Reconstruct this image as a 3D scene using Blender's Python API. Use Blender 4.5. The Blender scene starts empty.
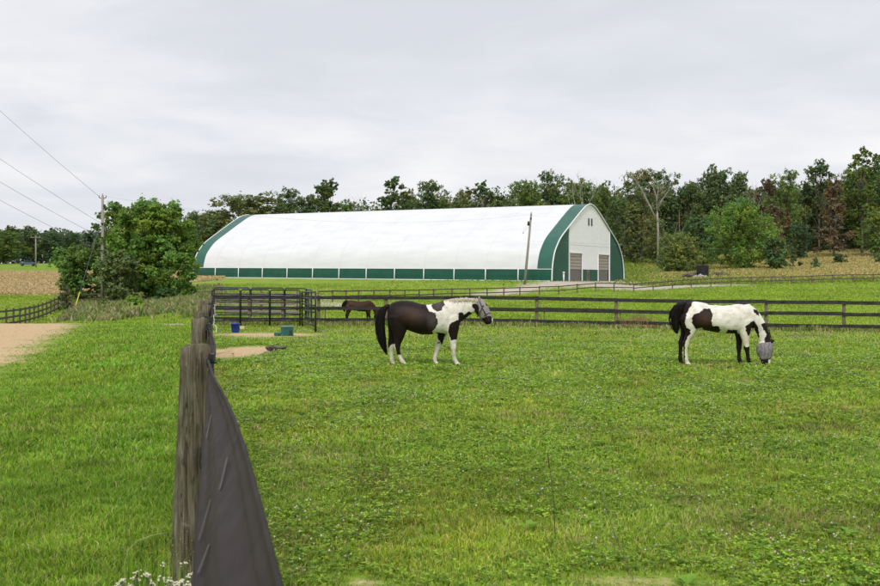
import bpy, math, random
import numpy as np
from mathutils import Vector
rng = np.random.default_rng(7)
random.seed(7)
SC = bpy.context.scene
COL = SC.collection
PI = math.pi
CAMH = 1.85
F = 1000.0            # focal length in photo pixels
HOR = 280.0           # row of the eye level in the photo

# ------------------------------------------------------------------ materials
def mat(name, color=(.5, .5, .5), rough=.7, metallic=0.0, spec=.3):
    m = bpy.data.materials.new(name); m.use_nodes = True
    b = m.node_tree.nodes['Principled BSDF']
    b.inputs['Base Color'].default_value = (*color, 1)
    b.inputs['Roughness'].default_value = rough
    b.inputs['Metallic'].default_value = metallic
    b.inputs['Specular IOR Level'].default_value = spec
    return m

def nodes(m): return m.node_tree.nodes, m.node_tree.links, m.node_tree.nodes['Principled BSDF']

def noise(N, L, scale, detail=4, vec=None, rough=.55, dist=0):
    n = N.new('ShaderNodeTexNoise'); n.inputs['Scale'].default_value = scale
    n.inputs['Detail'].default_value = detail; n.inputs['Roughness'].default_value = rough
    n.inputs['Distortion'].default_value = dist
    if vec is not None: L.new(vec, n.inputs['Vector'])
    return n

def ramp(N, L, fac, stops, interp='LINEAR'):
    r = N.new('ShaderNodeValToRGB'); r.color_ramp.interpolation = interp
    e = r.color_ramp.elements
    while len(e) < len(stops): e.new(.5)
    for i, (p, c) in enumerate(stops):
        e[i].position = p; e[i].color = (*c, 1) if len(c) == 3 else c
    L.new(fac, r.inputs['Fac']); return r

def mixc(N, L, fac, a, b, mode='MIX'):
    m = N.new('ShaderNodeMix'); m.data_type = 'RGBA'; m.blend_type = mode
    for s, v in ((m.inputs[0], fac), (m.inputs[6], a), (m.inputs[7], b)):
        if hasattr(v, 'links'): L.new(v, s)
        elif isinstance(v, (int, float)): s.default_value = v
        else: s.default_value = (*v, 1)
    return m.outputs[2]

def math_n(N, L, op, a, b=0.0, clamp=False):
    m = N.new('ShaderNodeMath'); m.operation = op; m.use_clamp = clamp
    for s, v in ((m.inputs[0], a), (m.inputs[1], b)):
        if hasattr(v, 'links'): L.new(v, s)
        else: s.default_value = v
    return m.outputs[0]

def mapping(N, L, scale, coord='Object'):
    t = N.new('ShaderNodeTexCoord'); m = N.new('ShaderNodeMapping')
    m.inputs['Scale'].default_value = scale; L.new(t.outputs[coord], m.inputs['Vector'])
    return m.outputs[0]

def bump(N, L, b, height, strength=.3, dist=.01):
    n = N.new('ShaderNodeBump'); n.inputs['Strength'].default_value = strength
    n.inputs['Distance'].default_value = dist
    L.new(height, n.inputs['Height']); L.new(n.outputs[0], b.inputs['Normal'])

def noisy(name, c1, c2, scale=(3, 3, 3), rough=.75, s=4, bmp=.2, lo=.35, hi=.65, bd=.01, spec=.3):
    m = mat(name, c1, rough, spec=spec); N, L, b = nodes(m)
    v = mapping(N, L, scale); n = noise(N, L, s, 6, v)
    r = ramp(N, L, n.outputs[0], [(lo, c1), (hi, c2)])
    L.new(r.outputs[0], b.inputs['Base Color'])
    if bmp: bump(N, L, b, n.outputs[0], bmp, bd)
    return m

def foliage_mat(name, attr='col', trans=.3, objcol=True, rough=.6, gain=1.0):
    m = bpy.data.materials.new(name); m.use_nodes = True
    N, L = m.node_tree.nodes, m.node_tree.links
    for n in list(N): N.remove(n)
    out = N.new('ShaderNodeOutputMaterial')
    a = N.new('ShaderNodeAttribute'); a.attribute_name = attr
    c = a.outputs['Color']
    if objcol:
        oi = N.new('ShaderNodeObjectInfo')
        c = mixc(N, L, 1.0, c, oi.outputs['Color'], 'MULTIPLY')
    d = N.new('ShaderNodeBsdfPrincipled'); d.inputs['Roughness'].default_value = rough
    d.inputs['Specular IOR Level'].default_value = .25
    t = N.new('ShaderNodeBsdfTranslucent'); mx = N.new('ShaderNodeMixShader')
    mx.inputs[0].default_value = trans
    L.new(c, d.inputs['Base Color']); L.new(c, t.inputs['Color'])
    L.new(d.outputs[0], mx.inputs[1]); L.new(t.outputs[0], mx.inputs[2]); L.new(mx.outputs[0], out.inputs['Surface'])
    return m

M = {}
M['leaf'] = foliage_mat('leaf_green', trans=.36)
M['grass'] = foliage_mat('grass_blades', trans=.4, objcol=False)
M['bark'] = noisy('bark', (.09, .075, .06), (.2, .175, .145), (1, 1, .25), .9, 6, .5, bd=.03)
M['palebark'] = noisy('pale_bark', (.22, .20, .17), (.42, .385, .34), (1, 1, .3), .9, 5, .3)
M['blackrail'] = noisy('black_board_paint', (.012, .012, .013), (.05, .045, .042), (1, 6, 6), .6, 3, .3)
M['steel'] = noisy('black_tube_steel', (.01, .01, .014), (.03, .03, .034), (1, 1, 1), .45, 8, .1, spec=.5)
M['fpost'] = noisy('weathered_fence_post', (.12, .09, .065), (.26, .2, .14), (6, 6, 1.2), .85, 5, .4)
M['brownrail'] = noisy('brown_board', (.06, .045, .035), (.14, .11, .085), (1, 5, 5), .85, 4, .3)
M['greypole'] = noisy('grey_pole_wood', (.2, .185, .16), (.4, .375, .33), (8, 8, .5), .85, 5, .4)
M['oldboards'] = noisy('old_grey_boards', (.13, .11, .09), (.34, .3, .26), (1.5, 5, 9), .9, 4, .4)
M['whitepaint'] = mat('white_metal', (.78, .79, .8), .4)
M['wire'] = mat('grey_wire', (.22, .22, .23), .5, .2)
M['darkmetal'] = mat('dark_metal', (.06, .06, .065), .45, .7)
M['yellow'] = mat('yellow_guard', (.62, .52, .06), .5)
M['porcelain'] = mat('insulator_glaze', (.35, .34, .33), .25)

# ------------------------------------------------------------------ objects
def tag(o, label=None, cat=None, group=None, kind=None):
    if label: o['label'] = label
    if cat: o['category'] = cat
    if group: o['group'] = group
    if kind: o['kind'] = kind
    return o
def empty(name, loc=(0, 0, 0), rz=0.0):
    o = bpy.data.objects.new(name, None); COL.objects.link(o)
    o.location = loc; o.rotation_euler = (0, 0, rz); o.empty_display_size = .3
    return o
def link(name, me, m=None, parent=None, loc=(0, 0, 0)):
    if m is not None and not me.materials: me.materials.append(m)
    o = bpy.data.objects.new(name, me); COL.objects.link(o); o.location = loc
    if parent is not None: o.parent = parent
    return o
def copy_tree(o, parent=None):
    c = o.copy(); COL.objects.link(c); c.parent = parent
    for ch in list(o.children): copy_tree(ch, c)
    return c

class MB:
    def __init__(s): s.v = []; s.f = []
    def add(s, vs, fs):
        b = len(s.v); s.v += [tuple(p) for p in vs]; s.f += [tuple(b+i for i in f) for f in fs]; return s
    def box(s, c, h, ax=(1, 0, 0), up=(0, 0, 1)):
        c = Vector(c); X = Vector(ax).normalized(); Z = Vector(up); Y = Z.cross(X).normalized(); Z = X.cross(Y)
        vs = [c+X*(h[0]*i)+Y*(h[1]*j)+Z*(h[2]*k) for i in (-1, 1) for j in (-1, 1) for k in (-1, 1)]
        return s.add(vs, [(0, 1, 3, 2), (4, 6, 7, 5), (0, 4, 5, 1), (2, 3, 7, 6), (0, 2, 6, 4), (1, 5, 7, 3)])
    def bar(s, a, b, hw, hh, up=(0, 0, 1)):
        a = Vector(a); b = Vector(b); return s.box((a+b)/2, ((b-a).length/2, hw, hh), b-a, up)
    def tube(s, pts, rad, n=8, cap=True, sq=None):
        """rad: scalar, list, or list of (in-plane, side) pairs"""
        pts = [Vector(p) for p in pts]; k = len(pts); vs = []; prev = None
        for i, p in enumerate(pts):
            t = (pts[min(i+1, k-1)]-pts[max(i-1, 0)]).normalized()
            if prev is None:
                a = t.cross(Vector((0, 1, 0)))
                if a.length < .2: a = t.cross(Vector((1, 0, 0)))
            else: a = prev-t*prev.dot(t)
            a.normalize(); prev = a; b = t.cross(a)
            r = rad[i] if isinstance(rad, (list, tuple)) else rad
            ra, rb = r if isinstance(r, (list, tuple)) else (r, r)
            for j in range(n):
                th = 2*PI*j/n; vs.append(p+a*(ra*math.cos(th))+b*(rb*math.sin(th)))
        fs = [(i*n+j, i*n+(j+1) % n, (i+1)*n+(j+1) % n, (i+1)*n+j) for i in range(k-1) for j in range(n)]
        if cap: fs += [tuple(range(n))[::-1], tuple((k-1)*n+j for j in range(n))]
        return s.add(vs, fs)
    def mesh(s, name, smooth=False):
        me = bpy.data.meshes.new(name); me.from_pydata(s.v, [], s.f); me.validate(); me.update()
        if smooth: me.polygons.foreach_set('use_smooth', [True]*len(me.polygons))
        return me
    def build(s, name, m, parent=None, smooth=False, loc=(0, 0, 0)):
        return link(name, s.mesh(name, smooth), m, parent, loc)

def np_mesh(name, V, loops, starts, totals, col=None, smooth=False):
    me = bpy.data.meshes.new(name)
    me.vertices.add(len(V)); me.vertices.foreach_set('co', np.asarray(V, np.float32).ravel())
    me.loops.add(len(loops)); me.loops.foreach_set('vertex_index', np.asarray(loops, np.int32))
    me.polygons.add(len(starts)); me.polygons.foreach_set('loop_start', np.asarray(starts, np.int32))
    me.polygons.foreach_set('loop_total', np.asarray(totals, np.int32))
    if smooth: me.polygons.foreach_set('use_smooth', np.ones(len(starts), bool))
    me.update(calc_edges=True)
    if col is not None:
        a = me.color_attributes.new('col', 'FLOAT_COLOR', 'POINT')
        c = np.ones((len(V), 4), np.float32); c[:, :3] = col; a.data.foreach_set('color', c.ravel())
    return me
def quads_mesh(name, V, Q, col=None, smooth=False):
    Q = np.asarray(Q); n = len(Q)
    return np_mesh(name, V, Q.ravel(), np.arange(n)*4, np.full(n, 4), col, smooth)

# ------------------------------------------------------------------ barn frame (needed by the terrain)
BD = 130.0
BR = np.array([.151*BD, BD]); BU = np.array([-.8596, .5109]); BV = np.array([.5109, .8596])
BL, BW, BH, BZ0, BTILT = 58.5, 12.2, 10.0, 1.70, .55

# ------------------------------------------------------------------ terrain
COLS = np.array([0, 110, 220, 440, 552, 620, 760, 880], float)
TAB = [
 (0.5,  [0]*8), (22, [0, 0, 0, 0, 0, 0, 0, 0]), (36, [.03, .02, -.1, -.08, -.1, -.12, -.15, -.2]),
 (44,  [-.05, -.05, -.2, -.16, -.2, -.26, -.33, -.42]),
 (60,  [-1.2, -.7, -.07, -.25, -.3, -.3, -.37, -.37]),
 (80,  [-1.6, -.3, .1, -.15, -.2, -.2, -.07, .25]),
 (95,  [-1.1, -.33, .2, -.05, -.1, -.05, .33, .6]),
 (110, [-.4, -.24, .5, .2, .15, .15, .75, 1.0]),
 (120, [-.2, -.07, 1.1, 1.0, 1.0, .95, 1.3, 1.6]),
 (135, [.2, .35, 1.9, 2.0, 1.75, 1.75, 2.1, 2.4]),
 (150, [.65, .8, 2.2, 2.1, 2.1, 2.15, 2.9, 3.35]),
 (170, [1.35, 1.5, 2.5, 2.5, 2.7, 2.9, 3.7, 4.4]),
 (230, [3.7, 3.7, 4., 4.5, 5.8, 6.7, 7.8, 9.]),
 (300, [6.8, 6.8, 7, 8, 10, 11, 13, 15]), (450, [9, 9, 9, 12, 14, 16, 18, 20]), (6000, [9, 9, 9, 12, 14, 16, 18, 20])]
TD = np.log(np.array([r[0] for r in TAB])); TZ = np.array([r[1] for r in TAB], float)
def wob(x, y, s, seed, n=5):
    r = np.random.default_rng(seed); o = 0
    for _ in range(n):
        a = r.uniform(0, 2*PI); k = r.uniform(.5, 1.8)/s; p = r.uniform(0, 6.28)
        o = o+np.sin((x*np.cos(a)+y*np.sin(a))*k*2*PI+p)
    return o/n
def ground(x, y):
    x = np.asarray(x, float); y = np.asarray(y, float)
    r = np.hypot(x, y)+1e-6; ang = np.arctan2(x, y); ac = np.clip(ang, -.8, .8)
    D = r*np.cos(ac); px = np.clip(440+F*np.tan(ac), 0, 880)
    ld = np.log(np.maximum(D, .5))
    i = np.clip(np.searchsorted(TD, ld)-1, 0, len(TD)-2)
    t = np.clip((ld-TD[i])/(TD[i+1]-TD[i]), 0, 1); t = t*.5+.5*t*t*(3-2*t)
    j = np.clip(np.searchsorted(COLS, px)-1, 0, len(COLS)-2)
    u = np.clip((px-COLS[j])/(COLS[j+1]-COLS[j]), 0, 1); u = u*u*(3-2*u)
    z = (TZ[i, j]*(1-u)+TZ[i, j+1]*u)*(1-t)+(TZ[i+1, j]*(1-u)+TZ[i+1, j+1]*u)*t
    z = z+wob(x, y, 5, 3)*.02*np.clip(r/8, 0, 1)+wob(x, y, 16, 4)*.05*np.clip(r/60, 0, 1)
    # level pad for the barn
    dx = x-BR[0]; dy = y-BR[1]; s = dx*BU[0]+dy*BU[1]; w = dx*BV[0]+dy*BV[1]
    ds = np.maximum(np.maximum(-s-1.5, s-BL-1.5), 0); dw = np.maximum(np.abs(w)-BW-1.5, 0)
    k = np.clip(1-np.hypot(ds, dw)/9, 0, 1); k = k*k*(3-2*k)
    pad = BZ0+BTILT*np.clip(s/BL, -.1, 1.1)
    return z*(1-k)+pad*k
def W(px, D, dz=0.0):
    x = (px-440)/F*D; return Vector((x, D, float(ground(x, D))+dz))
def P(px, py, D):      # a point at depth D seen at this place of the photo (for reading sizes off the photo)
    return Vector(((px-440)/F*D, D, CAMH-(py-HOR)*D/F))

def softpoly(x, y, poly, soft):
    poly = np.array(poly, float); n = len(poly); ins = np.zeros(x.shape, bool); d = np.full(x.shape, 1e9)
    for a in range(n):
        x1, y1 = poly[a]; x2, y2 = poly[(a+1) % n]
        c = ((y1 > y) != (y2 > y)) & (x < (x2-x1)*(y-y1)/(y2-y1+1e-12)+x1); ins ^= c
        ex, ey = x2-x1, y2-y1; t = np.clip(((x-x1)*ex+(y-y1)*ey)/(ex*ex+ey*ey), 0, 1)
        d = np.minimum(d, np.hypot(x-x1-t*ex, y-y1-t*ey))
    return np.clip(.5+np.where(ins, d, -d)/soft*.5, 0, 1)
def ell(x, y, cx, cy, rx, ry):
    return np.clip(1.2-np.hypot((x-cx)/rx, (y-cy)/ry)*.7, 0, 1)
def wp(l): return [((p-440)/F*D, D) for p, D in l]
ROADL = wp([(-900, 52), (-300, 52), (0, 50), (55, 48), (75, 44.5), (74, 40.5), (57, 34), (33, 27.5), (6, 21.8), (-60, 16.5), (-200, 12), (-900, 9)])
ROADM = wp([(470, 108.5), (540, 112.5), (640, 116), (745, 118), (752, 121), (640, 122.5), (585, 121), (540, 117), (470, 112)])
SAND = wp([(306, 66), (345, 70), (378, 74), (366, 80), (350, 87), (332, 100), (306, 104)])
FENCEX = lambda D: -.064-.235*D       # world x of the near fence line
def zones(x, y):
    x = np.asarray(x, float); y = np.asarray(y, float)
    r = np.hypot(x, y)+1e-6; px = 440+F*np.tan(np.clip(np.arctan2(x, y), -1.2, 1.2))
    dirt = softpoly(x, y, ROADL, 1.6)
    dirt = np.maximum(dirt, np.where(x > FENCEX(y)+.1, ell(x, y, -5.15, 26.2, .75, 2.3)*1.25+.16*wob(x, y, .8, 81)+.12*wob(x, y, .3, 82)-.04, 0))
    dirt = np.maximum(dirt, np.where(x > FENCEX(y)+.1, ell(x, y, -6.0, 35.4, 1.9, 1.7)*.8, 0))
    dirt = np.maximum(dirt, ell(x, y, 1.25, 6.1, .6, .25)*.52)
    dirt = np.maximum(dirt, ell(x, y, -.45, 6.05, .16, .16)*.6)
    gravel = np.maximum(softpoly(x, y, ROADM, 2.5), softpoly(x, y, SAND, 5)*.85)
    gravel = np.maximum(gravel, ell(x, y, -12.2, 45, 1.1, 1.6)*.8)
    dx = x-BR[0]; dy = y-BR[1]; s = dx*BU[0]+dy*BU[1]; w = dx*BV[0]+dy*BV[1]
    db = np.hypot(np.maximum(np.maximum(-s, s-BL), 0), np.maximum(np.abs(w)-BW, 0))
    gravel = np.maximum(gravel, np.clip(1.1-db/1.4, 0, 1))
    gravel = np.maximum(gravel, np.where((s < 0) & (s > -7) & (np.abs(w) < 10), .6, 0))
    edge = wob(x, y, 25, 11)*9
    tan = np.clip((y+edge*.5-124)/10, 0, 1)*np.clip((238+edge-y)/14, 0, 1)*np.clip((235-px)/30, 0, 1)
    hill = np.clip((y+edge*.4-123)/14, 0, 1)*np.clip((px-625)/45, 0, 1)*np.clip((380-y)/60, 0, 1)
    tan = np.maximum(tan, hill*(.60+.2*wob(x, y, 22, 12)+.3*np.clip((px-720)/120, -.2, 1)))
    mead = np.clip((y-58)/12, 0, 1)*np.clip((128-y)/10, 0, 1)*np.clip((218-px)/22, 0, 1)*np.clip((px-50)/20, 0, 1)
    tan = np.maximum(tan, mead*(.4+.3*wob(x, y, 14, 13)))
    tan = np.maximum(tan, .47*ell(x, y, 15, 47, 30, 2.0))
    return dirt, tan, gravel
def make_ground():
    af = np.radians(np.arange(-32, 32.01, .13)); ab = np.radians(np.concatenate([np.arange(34, 180, 3), np.arange(-179, -33, 3)]))
    A = np.sort(np.concatenate([af, ab])); R = np.exp(np.linspace(math.log(.4), math.log(6000), 560))
    AA, RR = np.meshgrid(A, R); X = RR*np.sin(AA); Y = RR*np.cos(AA); Z = ground(X, Y)
    V = np.stack([X, Y, Z], -1).reshape(-1, 3); na = len(A); nr = len(R)
    i, j = np.meshgrid(np.arange(nr-1), np.arange(na), indexing='ij'); j2 = (j+1) % na
    Q = np.stack([i*na+j, i*na+j2, (i+1)*na+j2, (i+1)*na+j], -1).reshape(-1, 4)[:, ::-1]
    d, t, g = zones(V[:, 0], V[:, 1])
    V = np.vstack([V, [[0, 0, float(ground(0, 0.01))]]]); c = len(V)-1
    loops = np.concatenate([Q.ravel(), np.stack([np.arange(na), (np.arange(na)+1) % na, np.full(na, c)], -1)[:, ::-1].ravel()])
    nq = len(Q); starts = np.concatenate([np.arange(nq)*4, nq*4+np.arange(na)*3]); tot = np.concatenate([np.full(nq, 4), np.full(na, 3)])
    colr = np.zeros((len(V), 3)); colr[:-1, 0] = d; colr[:-1, 1] = t; colr[:-1, 2] = g
    me = np_mesh('ground', V, loops, starts, tot, colr, True)
    m = mat('pasture_ground', (.1, .15, .03), .95, spec=.1); N, L, b = nodes(m)
    a = N.new('ShaderNodeAttribute'); a.attribute_name = 'col'
    sp = N.new('ShaderNodeSeparateColor'); L.new(a.outputs['Color'], sp.inputs[0])
    v = mapping(N, L, (1, 1, 1))
    nb = noise(N, L, .06, 5, v); nm = noise(N, L, .5, 6, v, .6); nf = noise(N, L, 9, 6, v, .65)
    g1 = ramp(N, L, nb.outputs[0], [(.3, (.15, .26, .03)), (.5, (.24, .36, .035)), (.7, (.33, .40, .06))])
    g2 = ramp(N, L, nm.outputs[0], [(.3, (.12, .21, .03)), (.5, (.20, .30, .04)), (.72, (.34, .34, .10))])
    gr = mixc(N, L, .5, g1.outputs[0], g2.outputs[0])
    gf = ramp(N, L, nf.outputs[0], [(.3, (.55, .55, .55)), (.55, (1, 1, 1)), (.75, (1.3, 1.25, 1.2))])
    gr = mixc(N, L, 1.0, gr, gf.outputs[0], 'MULTIPLY')
    def edge(ch, w=.3, thr=.5, nn=nm):
        x = math_n(N, L, 'SUBTRACT', nn.outputs[0], .5); x = math_n(N, L, 'MULTIPLY', x, 1.1)
        y = math_n(N, L, 'SUBTRACT', nf.outputs[0], .5); y = math_n(N, L, 'MULTIPLY', y, .6)
        s = math_n(N, L, 'ADD', sp.outputs[ch], x); s = math_n(N, L, 'ADD', s, y)
        s = math_n(N, L, 'SUBTRACT', s, thr-w/2); return math_n(N, L, 'DIVIDE', s, w, True)
    tn = ramp(N, L, nm.outputs[0], [(.3, (.44, .34, .16)), (.5, (.52, .41, .21)), (.7, (.42, .37, .15))])
    tn2 = mixc(N, L, 1.0, tn.outputs[0], gf.outputs[0], 'MULTIPLY')
    c = mixc(N, L, edge(1, .45), gr, tn2)
    gv = ramp(N, L, nf.outputs[0], [(.3, (.38, .33, .27)), (.7, (.56, .50, .42))])
    c = mixc(N, L, edge(2, .35), c, gv.outputs[0])
    dr = ramp(N, L, nf.outputs[0], [(.25, (.38, .26, .13)), (.5, (.55, .40, .23)), (.75, (.66, .52, .34))])
    c = mixc(N, L, edge(0, .3), c, dr.outputs[0])
    L.new(c, b.inputs['Base Color']); bump(N, L, b, nf.outputs[0], .6, .05)
    return tag(link('ground', me, m), 'rolling green pasture with a sandy track, dry hillside and tan hayfield', 'ground', kind='structure')
make_ground()

# ------------------------------------------------------------------ grass
def pick(n, spec, w=None):
    """choose colours per item from [(weight, (r,g,b))]"""
    ws = np.array([s[0] for s in spec], float); ws /= ws.sum()
    c = np.array([s[1] for s in spec]); i = rng.choice(len(spec), n, p=ws)
    return c[i]*rng.uniform(.68, 1.3, (n, 1))
def blades(name, x, y, h, w, col, bend=.5, zoff=0):
    n = len(x); z = ground(x, y)+zoff
    a = rng.uniform(0, 2*PI, n); b = rng.uniform(0, 2*PI, n); ln = rng.uniform(.1, 1, n)*bend*h
    wx, wy = np.cos(a)*w/2, np.sin(a)*w/2; lx, ly = np.cos(b)*ln, np.sin(b)*ln
    V = np.empty((n, 5, 3))
    V[:, 0] = np.stack([x-wx, y-wy, z-.01], -1); V[:, 1] = np.stack([x+wx, y+wy, z-.01], -1)
    V[:, 2] = np.stack([x+wx*.8+lx*.35, y+wy*.8+ly*.35, z+h*.6], -1); V[:, 3] = np.stack([x-wx*.8+lx*.35, y-wy*.8+ly*.35, z+h*.6], -1)
    V[:, 4] = np.stack([x+lx, y+ly, z+h*rng.uniform(.8, 1., n)], -1)
    o = np.arange(n)[:, None]*5
    loops = (o+np.array([[0, 1, 2, 3, 3, 2, 4]])).ravel()
    starts = (np.arange(n)[:, None]*7+np.array([[0, 4]])).ravel(); tot = np.tile([4, 3], n)
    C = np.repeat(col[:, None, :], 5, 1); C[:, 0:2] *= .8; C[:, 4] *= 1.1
    return np_mesh(name, V.reshape(-1, 3), loops, starts, tot, C.reshape(-1, 3), True)
def scatter(n, d0, d1, p0, p1, power=-1.0, mar=0.0):
    """random ground positions, denser near: density in D ~ D**power"""
    u = rng.random(n); e = power+2
    D = (d0**e+(d1**e-d0**e)*u)**(1/e) if abs(e) > 1e-6 else d0*(d1/d0)**u
    px = rng.uniform(p0, p1, n); x = (px-440)/F*D+(px-(p0+p1)/2)/((p1-p0)/2)*mar; return x, D, px
LUSH = [(4, (.20, .38, .030)), (4, (.30, .48, .04)), (2, (.10, .20, .018)), (1, (.46, .52, .11)), (.6, (.58, .50, .25))]
PAST = [(3, (.25, .40, .026)), (4, (.35, .50, .038)), (2.6, (.10, .18, .015)), (1.8, (.54, .54, .13)), (1.1, (.62, .50, .25))]
DRYG = [(2, (.28, .33, .05)), (2, (.42, .40, .12)), (3, (.58, .47, .24)), (2, (.44, .32, .17)), (1, (.16, .25, .035))]
def near_grass():
    xs, ys, hs, ws, cs = [], [], [], [], []
    for n, d0, d1, pw, w, h in ((680000, 3.0, 10, -1.0, .0056, .052), (420000, 10, 20, -1.2, .011, .055), (290000, 20, 47, -1.5, .024, .065)):
        x, y, px = scatter(n, d0, d1, -120, 1000, pw, 3.0)
        left = x < FENCEX(y); d, t, g = zones(x, y)
        dry = np.clip(wob(x, y, 2.6, 21)*1.3+wob(x, y, .9, 22)*.7+np.clip((9-y)/4, 0, 1)*.35, -1, 1.5)
        keep = rng.random(n) > np.clip(d*2.2-.55, 0, .985)
        keep &= rng.random(n) < .72+.6*wob(x, y, .5, 27)
        keep &= rng.random(n) > np.maximum(g*1.5-.3, 0)
        c = np.where(left[:, None], pick(n, LUSH), pick(n, PAST))
        isdry = (~left) & (rng.random(n) < np.clip(dry-.30, 0, .5)); c[isdry] = pick(int(isdry.sum()), DRYG)
        tone = (1+.26*wob(x, y, 1.7, 24)+.26*wob(x, y, 7, 25)+.22*wob(x, y, .5, 28))[:, None]; c = c*tone; c[:, 0] *= 1+.16*wob(x, y, 4, 29)
        hh = h*rng.uniform(.4, 1.4, n)*(1+.35*wob(x, y, 1.2, 23))*np.where(left, 1.12, .85)
        # longer growth left standing under the fence line
        df = np.abs(x-FENCEX(y)-.12); hh = hh*(1+1.7*np.clip(1-df/.35, 0, 1))*(1-.75*np.clip(d*2, 0, 1))*np.clip(1+.5*wob(x, y, .45, 26), .3, 2)
        ww = w*rng.uniform(.6, 1.4, n)
        xs.append(x[keep]); ys.append(y[keep]); hs.append(hh[keep]); ws.append(ww[keep]); cs.append(c[keep])
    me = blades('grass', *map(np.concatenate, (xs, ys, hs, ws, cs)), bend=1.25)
    tag(link('grass', me, M['grass']), 'short green pasture grass with dry straw patches around the fence', 'grass', kind='stuff')
near_grass()
def clover():
    n = 210000; x, y, px = scatter(n, 4, 32, 190, 1000, -1.1, 3.0)
    f = wob(x, y, 2.2, 31)+.6*wob(x, y, .8, 32)+rng.normal(0, .25, n); k = (x > FENCEX(y)+.1) & (f > -.05) & (zones(x, y)[0] < .3)
    x, y = x[k], y[k]; n = len(x); s = rng.uniform(.008, .018, n)*np.clip(y/10, 1, 2.0); z = ground(x, y)+rng.uniform(.02, .06, n)
    V = []; C = []
    base = pick(n, [(3, (.23, .40, .035)), (3, (.36, .53, .05)), (1, (.11, .22, .03))])*(1+.3*wob(x, y, 3, 36))[:, None]
    th0 = rng.uniform(0, 2*PI, n)
    for k3 in range(3):
        th = th0+k3*2.09; tx, ty = np.cos(th), np.sin(th); til = rng.uniform(-.5, .9, n)
        q = np.empty((n, 4, 3))
        q[:, 0] = np.stack([x, y, z], -1); q[:, 2] = np.stack([x+tx*s*1.7, y+ty*s*1.7, z+til*s], -1)
        q[:, 1] = np.stack([x+tx*s-ty*s*.8, y+ty*s+tx*s*.8, z+til*s*.6], -1); q[:, 3] = np.stack([x+tx*s+ty*s*.8, y+ty*s-tx*s*.8, z+til*s*.6], -1)
        V.append(q); C.append(np.repeat(base[:, None], 4, 1))
    V = np.concatenate(V); C = np.concatenate(C)
    me = quads_mesh('clover_leaves', V.reshape(-1, 3), np.arange(len(V)*4).reshape(-1, 4), C.reshape(-1, 3))
    tag(link('clover_leaves', me, M['grass']), 'low patches of round clover leaves among the pasture grass', 'clover', kind='stuff')
    n = 21000; x, y, px = scatter(n, 5, 40, 205, 1000, -.5, 2.0)
    f = 1.1*wob(x, y, 2.2, 31)+.6*wob(x, y, .8, 32)+.9*wob(x, y, 5, 33)+rng.normal(0, .22, n); k = (x > FENCEX(y)+.15) & (f > .12) & (zones(x, y)[0] < .4)
    x, y = x[k], y[k]; n = len(x); z = ground(x, y)+rng.uniform(.055, .10, n); r = rng.uniform(.006, .0105, n)*np.clip(y/12, 1, 1.35)
    O = np.array([(1, 0, 0), (0, 1, 0), (-1, 0, 0), (0, -1, 0), (0, 0, 1), (0, 0, -1.)])
    V = np.stack([x, y, z], -1)[:, None]+O[None]*r[:, None, None]
    T = np.array([(0, 1, 4), (1, 2, 4), (2, 3, 4), (3, 0, 4), (1, 0, 5), (2, 1, 5), (3, 2, 5), (0, 3, 5)])
    lo = (np.arange(n)[:, None, None]*6+T[None]).ravel(); nf = n*8
    c = np.array([.80, .78, .68])*rng.uniform(.6, 1.1, (n, 1)); C = np.repeat(c[:, None], 6, 1).reshape(-1, 3)
    me = np_mesh('clover_flowers', V.reshape(-1, 3), lo, np.arange(nf)*3, np.full(nf, 3), C, True)
    tag(link('clover_flowers', me, M['grass']), 'scattered tiny white clover blossoms in the paddock', 'flowers', kind='stuff')
clover()
def plantain():
    V = []; C = []; rr = random.Random(12)
    for _ in range(520):
        D = 5.6*(30/5.6)**rr.random(); px = rr.uniform(215, 950); x = (px-440)/F*D
        if x < FENCEX(D)+.2: continue
        if math.sin(x*1.3+D*.7)+math.sin(x*.5-D*1.1) < -.2 and rr.random() < .8: continue
        z = float(ground(x, D)); b = rr.uniform(.7, 1.3); col = (.20*b, .36*b, .05*b); R0 = rr.uniform(.035, .085)
        for k in range(rr.choice((4, 5, 6, 7))):
            a = rr.uniform(0, 6.28); ca, sa = math.cos(a), math.sin(a); l = R0*rr.uniform(.7, 1.2); w = l*.32; up = rr.uniform(.25, .8)*l
            V += [(x, D, z+.015), (x+ca*l*.5-sa*w, D+sa*l*.5+ca*w, z+.02+up*.8), (x+ca*l, D+sa*l, z+.02+up*.8), (x+ca*l*.5+sa*w, D+sa*l*.5-ca*w, z+.02+up*.75)]; C += [col]*4
    me = quads_mesh('broadleaf_weeds', np.array(V), np.arange(len(V)).reshape(-1, 4), np.array(C))
    tag(link('broadleaf_weeds', me, M['grass']), 'small broad leaved weed rosettes dotted through the paddock', 'weeds', kind='stuff')
plantain()
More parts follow.
